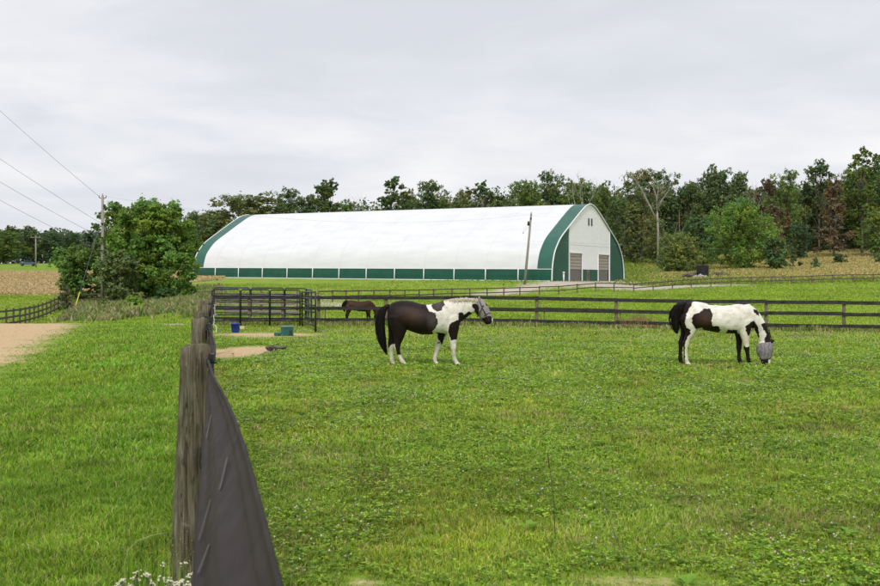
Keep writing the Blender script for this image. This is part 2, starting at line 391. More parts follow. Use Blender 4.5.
def far_grass():
    n = 190000; x, y, px = scatter(n, 45, 125, -150, 1030, -1.3)
    d, t, g = zones(x, y); keep = (d < .5) & (rng.random(n) > g*1.3) & ~((px < 60) & (y < 56))
    tt = (t > .45)
    c = pick(n, [(3, (.25, .40, .035)), (4, (.33, .47, .04)), (1, (.17, .28, .03)), (1, (.50, .50, .13))])
    c[tt] = pick(int(tt.sum()), DRYG)
    c = c*(1+.25*wob(x, y, 9, 52)+.2*wob(x, y, 3, 53))[:, None]; h = rng.uniform(.04, .13, n); w = rng.uniform(.04, .1, n)*y/70
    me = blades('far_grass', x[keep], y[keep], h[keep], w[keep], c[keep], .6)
    tag(link('far_grass', me, M['grass']), 'bright mown green field between the board fence and the barn', 'grass', kind='stuff')
    # tan hayfield + dry hillside
    n = 90000; x, y, px = scatter(n, 122, 245, -150, 235, -1.2); d, t, g = zones(x, y); k = t > .35
    x, y = x[k], y[k]; n = len(x)
    me = blades('hayfield_grass', x, y, rng.uniform(.15, .4, n), rng.uniform(.15, .4, n), pick(n, [(3, (.60, .47, .25)), (2, (.54, .42, .21)), (1, (.64, .52, .30)), (.5, (.46, .42, .17))]), .8)
    tag(link('hayfield_grass', me, M['grass']), 'tall ripe tan grass of the hayfield on the left', 'hayfield', kind='stuff')
    n = 110000; x, y, px = scatter(n, 121, 250, 615, 1080, -1.1); d, t, g = zones(x, y); k = (rng.random(n) > g*1.4)
    x, y, t = x[k], y[k], t[k]; n = len(x); isd = rng.random(n) < t*1.05-.1
    c = pick(n, [(3, (.25, .33, .06)), (2, (.33, .38, .08)), (1, (.16, .23, .04))]); c[isd] = pick(int(isd.sum()), [(3, (.58, .48, .22)), (2, (.50, .37, .18)), (2, (.48, .45, .15))])
    me = blades('hillside_grass', x, y, rng.uniform(.1, .38, n), rng.uniform(.12, .3, n), c, .8)
    tag(link('hillside_grass', me, M['grass']), 'rough half dry yellow grass on the slope below the wood', 'grass', kind='stuff')
    # weeds
    n = 60000; x, y, px = scatter(n, 52, 122, 20, 222, -1.0); f = wob(x, y, 7, 41)+.5*wob(x, y, 2.5, 42); k = (f > -.05+rng.normal(0, .12, n)+np.clip((75-px)/30, 0, 2)+np.clip((66-y)/14, 0, 1)*.9+.5*np.clip(1-abs(px-136)/26, 0, 1)*(y < 88)) & (px > 25)
    x, y, f = x[k], y[k], f[k]; n = len(x)
    c = pick(n, [(3, (.19, .28, .06)), (2, (.32, .35, .12)), (2, (.48, .40, .23)), (1, (.33, .27, .21)), (1, (.13, .20, .05))])
    me = blades('tall_weeds', x, y, rng.uniform(.12, .5, n)*(1+.5*f), rng.uniform(.05, .14, n), c, .9)
    tag(link('tall_weeds', me, M['grass']), 'unmown strip of tall green and brown weeds round the utility pole', 'weeds', kind='stuff')
    # weeds along the board fence foot
    n = 26000; px = rng.uniform(205, 990, n); D = 45.2-(px-318)/562*4+rng.normal(.3, .45, n); x = (px-440)/F*D
    me = blades('fence_weeds', x, D, rng.uniform(.06, .3, n)*(1+.5*wob(x, D, 4, 51)), rng.uniform(.02, .05, n), pick(n, [(3, (.2, .32, .05)), (2, (.4, .39, .14)), (2, (.54, .44, .23)), (1, (.12, .18, .03))]), .6)
    tag(link('fence_weeds', me, M['grass']), 'uncut weeds growing along the foot of the black board fence', 'weeds', kind='stuff')
far_grass()

# ------------------------------------------------------------------ trees
def crown_mesh(name, seed, H, R, base, npuff, nleaf, leaf, shape='round', gap=.0, puff=.30, stray=.08, flat=.75):
    """crown leaves + trunk/limb tubes for a tree of height H; returns two meshes"""
    r = np.random.default_rng(seed); rr = random.Random(seed)
    tr = MB(); top = H*(.88 if shape != 'round' else .75); n = 9
    lean = r.normal(0, .015*H, 2); tp = []
    for i in range(n):
        f = i/(n-1); tp.append((lean[0]*f*f+r.normal(0, .006*H)*f, lean[1]*f*f+r.normal(0, .006*H)*f, top*f-.15*(i == 0)))
    tr0 = max(.014*H, .06); tr.tube(tp, [tr0*(1.35 if i == 0 else 1)*(1-.85*i/(n-1)) for i in range(n)], 7)
    cen = []; rad = []
    for k in range(npuff):
        f = (k+.5)/npuff
        if shape == 'round': zf = base+(1-base)*(.06+.88*f**.9); pr = math.sqrt(max(1-((zf-(base+1)/2)/((1-base)/2))**2, .05))
        elif shape == 'tall': zf = base+(1-base)*f; pr = .35+.65*math.sin(PI*min(f*.9+.1, 1))**.7
        elif shape == 'cone': zf = base+(1-base)*f; pr = (1-f)**.8+.08
        else: zf = base+(1-base)*f; pr = .55+.45*math.sin(PI*f)
        a = k*2.399+r.normal(0, .5); q = R*pr*(r.uniform(.35, .95) if k % 4 else r.uniform(.0, .4))
        pz = R*puff*r.uniform(.6, 1.25)*(.7 if shape == 'tall' else 1)
        c = np.array([math.cos(a)*q, math.sin(a)*q, H*zf-pz*.5+r.normal(0, .02*H)])
        if r.random() < gap: continue
        cen.append(c); rad.append(pz)
        # limb
        f0 = max(.12, min(.95, (c[2]/top)*r.uniform(.45, .75))); i0 = f0*(n-1); a0 = int(i0); t0 = i0-a0
        s = np.array(tp[a0])*(1-t0)+np.array(tp[min(a0+1, n-1)])*t0
        m1 = s*.5+c*.5+np.array([0, 0, .04*H])+r.normal(0, .02*H, 3); lr = tr0*.42*(1-.5*f0)
        tr.tube([s, m1, c], [lr, lr*.6, lr*.15], 5)
    cen = np.array(cen); rad = np.array(rad); w = rad**2; w /= w.sum()
    pi = r.choice(len(cen), nleaf, p=w)
    # each puff is itself broken up in small sprays
    d = r.normal(size=(nleaf, 3)); d /= np.linalg.norm(d, axis=1)[:, None]
    ns = 14; sd = r.normal(size=(len(cen), ns, 3)); sd /= np.linalg.norm(sd, axis=2)[..., None]
    si = r.integers(0, ns, nleaf); spray = sd[pi, si]
    off = spray*rad[pi][:, None]*r.uniform(.55, 1.05, (len(cen), ns))[pi, si][:, None]+d*rad[pi][:, None]*(.34*r.random(nleaf)**.6)[:, None]
    isst = r.random(nleaf) < stray; off[isst] *= r.uniform(1.1, 1.5, (int(isst.sum()), 1))
    off[:, 2] *= flat; c = cen[pi]+off
    nrm = off/np.maximum(np.linalg.norm(off, axis=1), 1e-5)[:, None]*.7+r.normal(0, .55, (nleaf, 3))+np.array([0, 0, .45])
    nrm /= np.linalg.norm(nrm, axis=1)[:, None]
    t = np.cross(nrm, r.normal(size=(nleaf, 3))); t /= np.linalg.norm(t, axis=1)[:, None]; b = np.cross(nrm, t)
    sz = leaf*r.uniform(.55, 1.35, nleaf)[:, None]
    V = np.stack([c-t*sz*.5, c-b*sz*.38, c+t*sz*.6, c+b*sz*.38], 1).reshape(-1, 3)
    pt = r.uniform(.8, 1.22, len(cen))[pi]*r.uniform(.75, 1.3, (len(cen), ns))[pi, si]*r.uniform(.75, 1.25, nleaf); hue = r.normal(0, .10, len(cen))[pi]
    col = np.stack([pt*(1+hue), pt, pt*(1-hue)], -1)
    C = np.repeat(col, 4, 0)
    return quads_mesh(name+'_crown', V, np.arange(nleaf*4).reshape(-1, 4), C), tr.mesh(name+'_trunk', True)
def bare_mesh(name, seed, H, spread=.35, pale=True, depth=4):
    rr = random.Random(seed); mb = MB()
    def br(p, d, l, r, k):
        pts = [p]; q = p.copy(); dd = d.copy()
        for i in range(4):
            dd = (dd+Vector((rr.gauss(0, .1), rr.gauss(0, .1), rr.gauss(.05, .06)))).normalized(); q = q+dd*l/4; pts.append(q.copy())
        mb.tube(pts, [r*(1-.13*i) for i in range(5)], 5)
        if k == 0: return
        for j in range(rr.choice((2, 3)) if k > 1 else 3):
            a = rr.uniform(0, 6.28); s = spread*rr.uniform(.7, 1.5)
            nd = (dd+Vector((math.cos(a)*s*1.3, math.sin(a)*s*.9, rr.uniform(-.1, .25)))).normalized()
            st = pts[rr.choice((2, 3, 4, 4))]
            br(st, nd, l*rr.uniform(.55, .8), r*.5, k-1)
    br(Vector((0, 0, -.1)), Vector((0, 0, 1)), H*.42, H*.017, depth)
    return mb.mesh(name, True)
ORD = 'first second third fourth fifth sixth seventh eighth ninth tenth eleventh twelfth thirteenth fourteenth fifteenth sixteenth seventeenth eighteenth nineteenth twentieth twenty-first twenty-second twenty-third twenty-fourth twenty-fifth twenty-sixth twenty-seventh twenty-eighth twenty-ninth thirtieth'.split()
VAR = {}
def variant(k):
    if k in VAR: return VAR[k]
    kind, s = k
    if kind == 'oak': r = crown_mesh('oak', 100+s, 16, 5.2, .28, 58, 15000, .32, 'oval', puff=.29)
    elif kind == 'airy': r = crown_mesh('airy', 200+s, 16, 3.8, .42, 42, 9000, .32, 'tall', gap=.12, puff=.33, stray=.15)
    elif kind == 'dense': r = crown_mesh('dense', 300+s, 16, 5.6, .12, 66, 15000, .34, 'round', puff=.27)
    elif kind == 'cone': r = crown_mesh('cone', 400+s, 16, 4.0, .14, 54, 11000, .32, 'cone', puff=.24, stray=.16)
    VAR[k] = r; return r
G_DK = (.125, .18, .06); G_MD = (.165, .24, .06); G_OL = (.21, .24, .085); G_BR = (.15, .26, .045); G_BN = (.215, .165, .095); G_BL = (.10, .17, .07)
LOOK = {G_DK: 'dark green', G_MD: 'mid green', G_OL: 'olive green', G_BR: 'fresh bright green', G_BN: 'brown withering', G_BL: 'bluish green'}
KINDW = {'oak': 'broad crowned', 'airy': 'slender open crowned', 'dense': 'full bushy', 'cone': 'pointed'}
def forest_tree(name, px, D, top, wpx, kind, s, tint, label, group, cat='tree', sink=.3):
    cm, tm = variant((kind, s)); g = W(px, D, -sink)
    H = CAMH-(top-HOR)*D/F-g.z; Rv = {'oak': 5.2, 'airy': 3.8, 'dense': 5.6, 'cone': 4.0}[kind]
    e = empty(name, g, rng.uniform(0, 6.28)); sx = wpx/F*D/2/(Rv*1.02); e.scale = (sx, sx, H/16)
    c = link('crown', cm, M['leaf'], e); c.color = (*tint, 1); link('trunk', tm, M['bark'], e)
    tag(e, label, cat, group); return e
# (px, depth, top row, width px, kind, seed, tint)
BEHIND = [(218, 228, 209, 50, 'dense', 2, G_MD), (246, 222, 191, 84, 'dense', 1, G_OL), (284, 226, 190, 36, 'oak', 2, G_DK), (305, 232, 195, 34, 'oak', 1, G_DK), (327, 222, 180, 34, 'airy', 1, G_DK),
 (350, 240, 200, 30, 'oak', 3, G_MD), (390, 216, 179, 32, 'airy', 2, G_DK), (408, 236, 190, 26, 'oak', 3, G_OL), (431, 220, 183, 42, 'oak', 2, G_DK), (462, 232, 190, 30, 'oak', 1, G_OL), (484, 222, 184, 36, 'airy', 3, G_DK),
 (506, 240, 196, 30, 'oak', 3, G_OL), (526, 212, 176, 40, 'dense', 2, G_MD), (551, 216, 173, 30, 'oak', 2, G_DK), (577, 214, 175, 38, 'dense', 1, G_MD)]
for i, (px, D, top, w, k, s, c) in enumerate(sorted(BEHIND)):
    forest_tree('tree', px, D, top, w*1.3, k, s, c, f'{LOOK[c]} {KINDW[k]} tree, {ORD[i]} from left behind the barn roof', 'trees rising behind the barn')
RIGHT = [(604, 224, 182, 34, 'oak', 3, G_MD), (620, 212, 196, 34, 'dense', 3, G_DK), (641, 216, 170, 50, 'oak', 1, G_OL), (634, 204, 205, 40, 'cone', 1, G_OL), (664, 232, 172, 40, 'oak', 2, G_DK), (690, 226, 178, 44, 'dense', 2, G_DK),
 (714, 232, 166, 46, 'oak', 3, G_DK), (738, 238, 172, 34, 'oak', 1, G_DK), (752, 222, 190, 34, 'airy', 2, G_OL), (768, 220, 178, 26, 'airy', 4, G_BN), (785, 216, 172, 38, 'oak', 2, G_MD), (776, 200, 205, 30, 'airy', 3, G_BN), (798, 200, 222, 34, 'dense', 1, G_BL),
 (819, 222, 160, 32, 'airy', 1, G_DK), (834, 198, 181, 40, 'cone', 2, G_BN), (862, 204, 148, 44, 'airy', 5, G_MD), (866, 222, 165, 60, 'oak', 3, G_MD), (884, 210, 158, 44, 'oak', 1, G_DK), (846, 228, 172, 34, 'oak', 2, G_OL), (874, 196, 208, 36, 'dense', 3, G_MD),
 (905, 205, 165, 40, 'oak', 2, G_MD), (655, 200, 215, 30, 'dense', 2, G_OL), (806, 226, 182, 30, 'oak', 3, G_DK)]
for i, (px, D, top, w, k, s, c) in enumerate(sorted(RIGHT)):
    forest_tree('tree', px, D, top, w, k, s, c, f'{LOOK[c]} {KINDW[k]} tree, {ORD[i]} from left in the right hand wood', 'trees of the wood on the slope')
LEFT = [(-12, 300, 228, 50, 'dense', 1, G_MD), (6, 290, 229, 44, 'dense', 2, G_MD), (12, 330, 226, 26, 'airy', 1, G_DK), (31, 335, 226, 26, 'oak', 1, G_DK), (52, 330, 232, 34, 'oak', 2, G_BL), (71, 330, 231, 28, 'oak', 3, G_BL), (92, 340, 232, 34, 'oak', 1, G_BL), (118, 335, 232, 34, 'oak', 3, G_BL), (205, 250, 222, 30, 'dense', 3, G_DK), (192, 205, 211, 26, 'oak', 1, G_DK)]
for i, (px, D, top, w, k, s, c) in enumerate(sorted(LEFT)):
    forest_tree('tree', px, D, top, w, k, s, c, f'{LOOK[c]} {KINDW[k]} distant tree, {ORD[i]} from left beyond the hayfield', 'tree line beyond the hayfield')
# mid distance trees, each its own
def big_tree(name, px, D, top, wpx, seed, base, npuff, nleaf, leaf, shape, tint, label, cat='tree', puff=.28, group=None, flat=.8, sink=.1):
    g = W(px, D, -sink); H = CAMH-(top-HOR)*D/F-g.z
    cm, tm = crown_mesh(name, seed, H, wpx/F*D/2*.93, base, npuff, nleaf, leaf, shape, puff=puff, flat=flat)
    e = empty(name, g); c = link('crown', cm, M['leaf'], e); c.color = (*tint, 1); link('trunk', tm, M['bark'], e)
    return tag(e, label, cat, group)
big_tree('broad_tree', 152, 97, 197, 98, 501, .10, 130, 44000, .25, 'round', (.19, .31, .055), 'largest bright green spreading tree behind the tall utility pole', puff=.23)
big_tree('broad_tree', 116, 100, 203, 56, 502, .12, 60, 15000, .24, 'oval', (.165, .26, .065), 'darker tree directly behind the tall utility pole, left of the largest tree', puff=.27)
big_tree('small_tree', 78, 96, 243, 56, 503, .08, 55, 11000, .22, 'round', (.15, .25, .055), 'low dark tree at the left foot of the big tree clump', puff=.28)
big_tree('small_tree', 118, 92, 248, 46, 504, .03, 40, 9000, .22, 'round', (.18, .24, .085), 'low greyish green bush tree at the base of the utility pole', puff=.3)
big_tree('small_tree', 184, 93, 252, 30, 505, .12, 30, 5200, .22, 'round', (.15, .27, .045), 'drooping low green tree at the right edge of the big tree clump', puff=.34)
big_tree('shrub', 165, 90, 287, 26, 506, .02, 22, 3000, .2, 'round', (.07, .14, .04), 'low dark shrub under the right side of the big tree clump', 'shrub', puff=.34)
big_tree('shrub', 133, 82, 296, 22, 507, .0, 20, 2400, .16, 'round', (.22, .38, .05), 'small bright yellow green bush in the weeds right of the utility pole', 'shrub', puff=.36)
big_tree('shrub', 103, 78, 298, 15, 508, .0, 18, 1800, .14, 'oval', (.18, .25, .07), 'weedy green bush hiding the foot of the utility pole', 'shrub', puff=.36)
big_tree('shrub', 65, 86, 285, 14, 509, .05, 18, 1600, .16, 'oval', (.14, .15, .07), 'scraggly vine covered bush at the end of the brown left fence', 'shrub', puff=.34)
big_tree('round_shrub', 679, 168, 231, 56, 510, .06, 90, 16000, .24, 'round', (.19, .25, .07), 'rounded olive green shrub standing on the slope right of the barn', 'shrub', puff=.25)
big_tree('lawn_tree', 740, 172, 197, 80, 511, .10, 95, 20000, .3, 'round', (.18, .30, .055), 'bright green spreading tree on the slope, right of the round shrub', puff=.25)
big_tree('lawn_tree', 703, 190, 213, 46, 512, .05, 55, 10000, .32, 'round', (.11, .20, .065), 'bluish green tree standing between the round shrub and the bright spreading tree')
big_tree('lawn_tree', 775, 166, 234, 34, 513, .05, 44, 7000, .26, 'round', (.13, .21, .07), 'small dark green tree at the right foot of the bright spreading tree')
big_tree('shrub', 793, 176, 228, 16, 514, .02, 24, 3200, .26, 'cone', (.12, .18, .06), 'narrow dark green bush tree below the brown withering trees', 'shrub')
big_tree('shrub', 815, 164, 257, 10, 515, .0, 14, 900, .22, 'round', (.14, .22, .09), 'small grey green bush alone on the dry slope', 'shrub', puff=.4)
big_tree('shrub', 839, 180, 253, 19, 516, .0, 16, 1500, .24, 'round', (.09, .15, .06), 'wide low bush in front of the wood on the dry slope', 'shrub', puff=.35)
big_tree('shrub', 877, 178, 252, 10, 517, .0, 14, 900, .22, 'round', (.16, .24, .08), 'pale green bush on the dry slope near the right picture edge', 'shrub', puff=.4)
def dead(px, D, top, seed, label, spread=.35, name='bare_tree', m='palebark', depth=4, cat='tree'):
    g = W(px, D, -.2); H = CAMH-(top-HOR)*D/F-g.z
    me = bare_mesh(name, seed, 10, spread, depth=depth); zs = max(v.co.z for v in me.vertices)
    o = link(name, me, M[m]); o.location = g; k = H/zs; o.scale = (k, k, k); tag(o, label, cat); return o
def forked_dead():
    D = 192; g = W(658, D, -.2); mb = MB(); q = lambda x, y, dy=0: P(x, y, D+dy)-g
    mb.tube([Vector((0, 0, 0)), q(658, 232), q(657, 212)], [.26, .2, .17], 8)
    def b(pts, r0): mb.tube([q(*p) for p in pts], [r0*(1-.8*i/(len(pts)-1)) for i in range(len(pts))], 6)
    b([(657.3, 222), (650, 207, -.5), (642, 191, -1), (635, 180, -1.5), (630, 174, -2)], .2); b([(657, 213), (656.5, 198, .5), (653, 187, 1), (648, 182, 1)], .19)
    b([(657, 211), (662, 200, -.5), (668, 191, -1), (671, 182, -1.2)], .16); b([(656.7, 203), (658, 190), (657, 180, .5)], .12)
    rr = random.Random(5)
    for x, y in ((642, 191), (646, 199), (650, 207), (636, 181), (653, 188), (656, 196), (662, 200), (668, 191), (658, 190), (665, 195), (657, 206)):
        for _ in range(3):
            a = q(x, y); d = Vector((rr.gauss(0, 1), rr.gauss(0, .7), rr.uniform(.3, 1.3))).normalized()*rr.uniform(.8, 2.4); m = a+d*.5+Vector((rr.gauss(0, .15), 0, .1)); mb.tube([a, m, a+d], [.05, .035, .012], 4)
            mb.tube([m, m+Vector((rr.gauss(0, .6), rr.gauss(0, .4), rr.uniform(.2, .9)))], [.025, .008], 4)
    o = mb.build('bare_tree', M['palebark'], None, True, g); tag(o, 'tall pale dead tree with forked bare branches above the round shrub', 'tree')
forked_dead()
dead(594, 208, 172, 5, 'bare dead treetop rising just behind the barn ridge', .25)
dead(362, 214, 191, 8, 'thin leafless tree behind the middle of the barn roof', .35)
dead(470, 216, 184, 9, 'leafless twiggy tree behind the right half of the barn roof', .45)
dead(750, 214, 178, 10, 'grey bare tree among the withering trees right of the spreading tree', .35)
dead(77, 108, 238, 13, 'leafless grey twiggy tree above the low dark tree on the left', .6, depth=5)
# the deep wood behind: one mass
def woods():
    n = 200000; px = np.concatenate([rng.uniform(590, 1080, 130000), rng.uniform(180, 600, 70000)]); D = rng.uniform(226, 262, n)
    x = (px-440)/F*D; g = ground(x, D)
    lim = np.where(px > 598, 14.2, np.clip(10+(px-200)/50, 11, 15.5))+3.0*wob(x, D, 17, 61)+2.0*wob(x, D, 6, 62)
    z = g+lim*rng.random(n)**.8
    r = rng.normal(size=(n, 3))+np.array([0, -.4, .4]); r /= np.linalg.norm(r, axis=1)[:, None]
    t = np.cross(r, rng.normal(size=(n, 3))); t /= np.linalg.norm(t, axis=1)[:, None]; b = np.cross(r, t); s = rng.uniform(.3, .7, n)[:, None]
    c = np.stack([x, D, z], -1)
    V = np.stack([c-t*s*.6, c-b*s*.45, c+t*s*.6, c+b*s*.45], 1).reshape(-1, 3)
    tone = (1+.45*wob(x, z*2, 5, 63))*rng.uniform(.6, 1.3, n)
    col = np.repeat(np.array([[.125, .18, .065]])*tone[:, None], 4, 0)
    me = quads_mesh('woodland', V, np.arange(n*4).reshape(-1, 4), col)
    m = foliage_mat('woodland_leaves', objcol=False, trans=.2)
    tag(link('woodland', me, m), 'deep shaded wood filling the space behind the front trees', 'woodland', kind='stuff')
    mb = MB()
    for i in range(45):
        p = random.uniform(600, 960); D = random.uniform(206, 226); g = W(p, D, -.2); h = random.uniform(6, 11)
        mb.tube([g, g+Vector((random.gauss(0, .3), 0, h*.5)), g+Vector((random.gauss(0, .6), 0, h))], [.16, .13, .07], 5)
    tag(mb.build('forest_stems', M['bark'], smooth=True), 'uncountable thin dark trunks in the shade of the wood', 'tree trunks', kind='stuff')
    # far left wood mass
    n = 26000; px = rng.uniform(-160, 200, n); D = rng.uniform(335, 365, n); x = (px-440)/F*D; g = ground(x, D)
    z = g+(10.5+2.5*wob(x, D, 18, 64))*rng.random(n)**.8; c = np.stack([x, D, z], -1)
    r = rng.normal(size=(n, 3)); r /= np.linalg.norm(r, axis=1)[:, None]; t = np.cross(r, rng.normal(size=(n, 3))); t /= np.linalg.norm(t, axis=1)[:, None]; b = np.cross(r, t); s = rng.uniform(.6, 1.2, n)[:, None]
    V = np.stack([c-t*s*.6, c-b*s*.45, c+t*s*.6, c+b*s*.45], 1).reshape(-1, 3)
    col = np.repeat(np.array([[.11, .16, .09]])*rng.uniform(.6, 1.35, (n, 1)), 4, 0)
    tag(link('far_woodland', quads_mesh('far_woodland', V, np.arange(n*4).reshape(-1, 4), col), m), 'distant dark wood along the skyline on the far left', 'woodland', kind='stuff')
woods()

# ------------------------------------------------------------------ barn
def barn():
    e = empty('riding_barn', (BR[0], BR[1], BZ0))
    tag(e, 'long white fabric covered arena barn with green lower walls and green arched end bands', 'barn')
    half = [(1, 0), (.998, .08), (.993, .145), (.975, .24), (.945, .33), (.9, .405), (.79, .53), (.586, .676), (.33, .85), (.2, .932), (.12, .972), (.05, .994), (0, 1)]
    # resample (Catmull-Rom)
    pts = []
    H = np.array(half, float)
    for i in range(len(H)-1):
        p0, p1, p2, p3 = H[max(i-1, 0)], H[i], H[i+1], H[min(i+2, len(H)-1)]
        for k in range(4):
            t = k/4; pts.append(.5*((2*p1)+(-p0+p2)*t+(2*p0-5*p1+4*p2-p3)*t*t+(-p0+3*p1-3*p2+p3)*t**3))
    pts.append(H[-1]); pts = np.array(pts); hw = pts[:, 0]*BW; hz = pts[:, 1]*BH
    WH = 1.45
    prof = [(-hw[i], hz[i]) for i in range(len(hw))]+[(hw[i], hz[i]) for i in range(len(hw)-2, -1, -1)]
    def loc(s, w, z): return (BU[0]*s+BV[0]*w, BU[1]*s+BV[1]*w, z+BTILT*s/BL)
    def wat(z):  # half width at height
        return float(np.interp(z, hz, hw))
    def shell(name, s0, s1, cond, m, th=.12, out=0.0, nseg=1, sag=0.0):
        mb = MB(); pr = [p for p in prof if cond(p)]
        if sag >= 0 and cond((0, 5)):   # exact lower edge
            pr = [(-wat(WH), WH)]+[p for p in pr if p[1] > WH+.01]+[(wat(WH), WH)]
        n = len(pr); vs = []
        for j in range(nseg+1):
            s = s0+(s1-s0)*j/nseg
            for off in (out, out-th):
                for (w, z) in pr:
                    l = math.hypot(w/BW, (z)/BH)+1e-6; nx, nz = (w/BW)/l, (z/BH*.9)/l
                    sg = sag*(-1 if j % 2 else 0) if True else 0
                    vs.append(loc(s, w+nx*(off+sg), z+nz*(off+sg)*(z > WH+.05)))
        fs = []
        for j in range(nseg):
            a = j*2*n; b = (j+1)*2*n
            for i in range(n-1): fs += [(a+i, a+i+1, b+i+1, b+i), (a+n+i+1, a+n+i, b+n+i, b+n+i+1)]
            fs += [(a, b, b+n, a+n), (a+n-1, a+2*n-1, b+2*n-1, b+n-1)]
        for a, flip in ((0, 0), (nseg*2*n, 1)):
            for i in range(n-1): fs.append((a+i, a+n+i, a+n+i+1, a+i+1))
        mb.add(vs, fs); return mb.build(name, m, e, smooth=False)
    mw = mat('white_roof_fabric', (.70, .71, .73), .5, spec=.25); N, L, b = nodes(mw)
    v = mapping(N, L, (.25, .25, 1.2)); nn = noise(N, L, 1.2, 5, v); r = ramp(N, L, nn.outputs[0], [(.3, (.665, .675, .70)), (.6, (.735, .74, .76))])
    L.new(r.outputs[0], b.inputs['Base Color']); bump(N, L, b, nn.outputs[0], .15, .15)
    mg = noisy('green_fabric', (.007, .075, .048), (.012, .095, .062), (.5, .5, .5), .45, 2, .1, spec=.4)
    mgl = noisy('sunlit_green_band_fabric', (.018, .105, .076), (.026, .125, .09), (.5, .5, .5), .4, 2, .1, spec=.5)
    mwg = noisy('white_gable_fabric', (.85, .86, .87), (.90, .91, .92), (.3, .3, 2), .5, 1.5, .1)
    up = lambda p: p[1] > WH-.01
    shell('roof', 2.0, BL-2.0, up, mw, nseg=12, sag=.0)
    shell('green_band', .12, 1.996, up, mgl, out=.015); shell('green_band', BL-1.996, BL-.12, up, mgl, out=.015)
    # seams over each truss
    sm = MB()
    for k in range(1, 13):
        s = 4.5*k
        for sd in (-1, 1):
            pr = [p for p in prof if up(p) and p[0]*sd >= 0]
            sm.tube([loc(s, w*1.0012, z+.004) for w, z in pr], .012, 5)
    sm.build('roof_seams', mw, e)
    for sd in (-1, 1):
        mb = MB(); y0 = sd*BW*.997; y1 = sd*wat(WH)
        for (za, wa), (zb, wb) in (((-.5, y0), (.7, sd*wat(.7))), ((.7, sd*wat(.7)), (WH, y1))):
            vs = [loc(s, w-sd*t, z) for s in (.12, BL-.12) for t in (0, .1) for (z, w) in ((za, wa), (zb, wb))]
            mb.add(vs, [(0, 1, 5, 4), (2, 6, 7, 3), (0, 4, 6, 2), (1, 3, 7, 5), (0, 2, 3, 1), (4, 5, 7, 6)])
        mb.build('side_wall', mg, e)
        for k in range(1, 13):
            p = MB(); s = 4.5*k; p.tube([loc(s, sd*(BW+.10), -.4), loc(s, sd*(wat(WH)+.10), WH+.05)], .07, 8); p.build('wall_post', M['whitepaint'], e, True)
        c = MB(); c.bar(loc(.1, sd*(BW+.02), .0), loc(BL-.1, sd*(BW+.02), .0), .06, .07); c.build('sill_beam', mwg, e)
        c = MB(); c.bar(loc(.1, sd*(wat(WH)+.03), WH), loc(BL-.1, sd*(wat(WH)+.03), WH), .03, .035); c.build('eave_trim', M['whitepaint'], e)
    # gable ends
    T1, T2 = -.56*BW, .57*BW; DH = 3.5; DZ = 1.5
    mdoor = noisy('taupe_roll_door', (.36, .31, .27), (.44, .385, .34), (.3, .3, 8), .6, 3, .2)
    mdark = noisy('grey_screen', (.13, .12, .11), (.2, .185, .17), (2, 2, 2), .7, 3, .1)
    mint = mat('door_shadowed_interior', (.12, .09, .075), .9)
    def panel(name, poly, m, s, th=.08, parent=e):
        mb = MB(); n = len(poly); vs = [loc(s, w, z) for w, z in poly]+[loc(s+th, w, z) for w, z in poly]
        mb.add(vs, [tuple(range(n)), tuple(range(2*n-1, n-1, -1))]+[(i, n+i, n+(i+1) % n, (i+1) % n) for i in range(n)])
        return mb.build(name, m, parent)
    def arch_part(w0, w1, zb=-.4, k=30):
        ws = np.linspace(w0, w1, k); o = np.argsort(hw)
        top = [(w, float(np.interp(abs(w), hw[o], hz[o]))*.996) for w in ws]
        return top
    eps = .015
    def rect(w0, w1, z0, z1): return [(w0, z0), (w1, z0), (w1, z1), (w0, z1)]
    for s, fr in ((.16, True), (BL-.26, False)):
        for w0, w1 in ((-BW*.992, T1-eps), (T2+eps, BW*.992)):
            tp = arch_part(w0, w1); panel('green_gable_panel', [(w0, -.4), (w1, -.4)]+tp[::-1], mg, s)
        d = [(T1+.15, -.22*BW), (.235*BW, T2-.15)]
        tp = arch_part(T1+eps, T2-eps)
        # white middle: polygon with the two door notches
        poly = [(T1+eps, DH+.15), (d[0][1]+.1, DH+.15), (d[0][1]+.1, DZ), (d[1][0]-.1, DZ), (d[1][0]-.1, DH+.15), (T2-eps, DH+.15)]+tp[::-1]
        panel('white_gable_panel', poly, mwg, s)
        if not fr:
            panel('gable_door', rect(T1+eps, T2-eps, -.3, DZ-.01), mg, s); 
            for a, bq in d: panel('large_door', rect(a, bq, DZ+.01, DH+.1), mdoor, s)
            continue
        for a, bq in d:
            dr = panel('large_door', rect(a, bq, DZ, DH), mdoor, s+.10)
            panel('door_screen', rect(a, bq, .0, DZ-.01), mdark, s+.14, parent=dr)
            fm = MB()
            for w in (a-.05, bq+.05):
                fm = MB(); fm.bar(loc(s-.02, w, -.3), loc(s-.02, w, DH), .06, .05, up=(BV[0], BV[1], 0)); fm.build('door_jamb', mwg, dr)
            fm = MB(); fm.bar(loc(s-.02, a, DH+.08), loc(s-.02, bq, DH+.08), .05, .06); fm.build('door_head', mwg, dr)
            st = MB()
            for k in range(1, 5): st.bar(loc(s+.08, a+.03, DZ+k*.4), loc(s+.08, bq-.03, DZ+k*.4), .015, .02)
            st.build('door_ribs', mdark, dr)
        panel('lower_green_panel', rect(d[0][1]+.12, -1.0, -.3, DZ-.02), mg, s+.02)
        panel('lower_green_panel', rect(.12, d[1][0]-.12, -.3, DZ-.02), mg, s+.02)
        ed = panel('entry_door', rect(-.93, .05, -.2, DZ-.03), mat('entry_door_grey', (.2, .17, .165), .6), s+.05)
        panel('door_window', rect(-.62, -.26, .25, 1.15), mat('red_brown_panel', (.16, .045, .04), .5), s+.03, .015, ed)
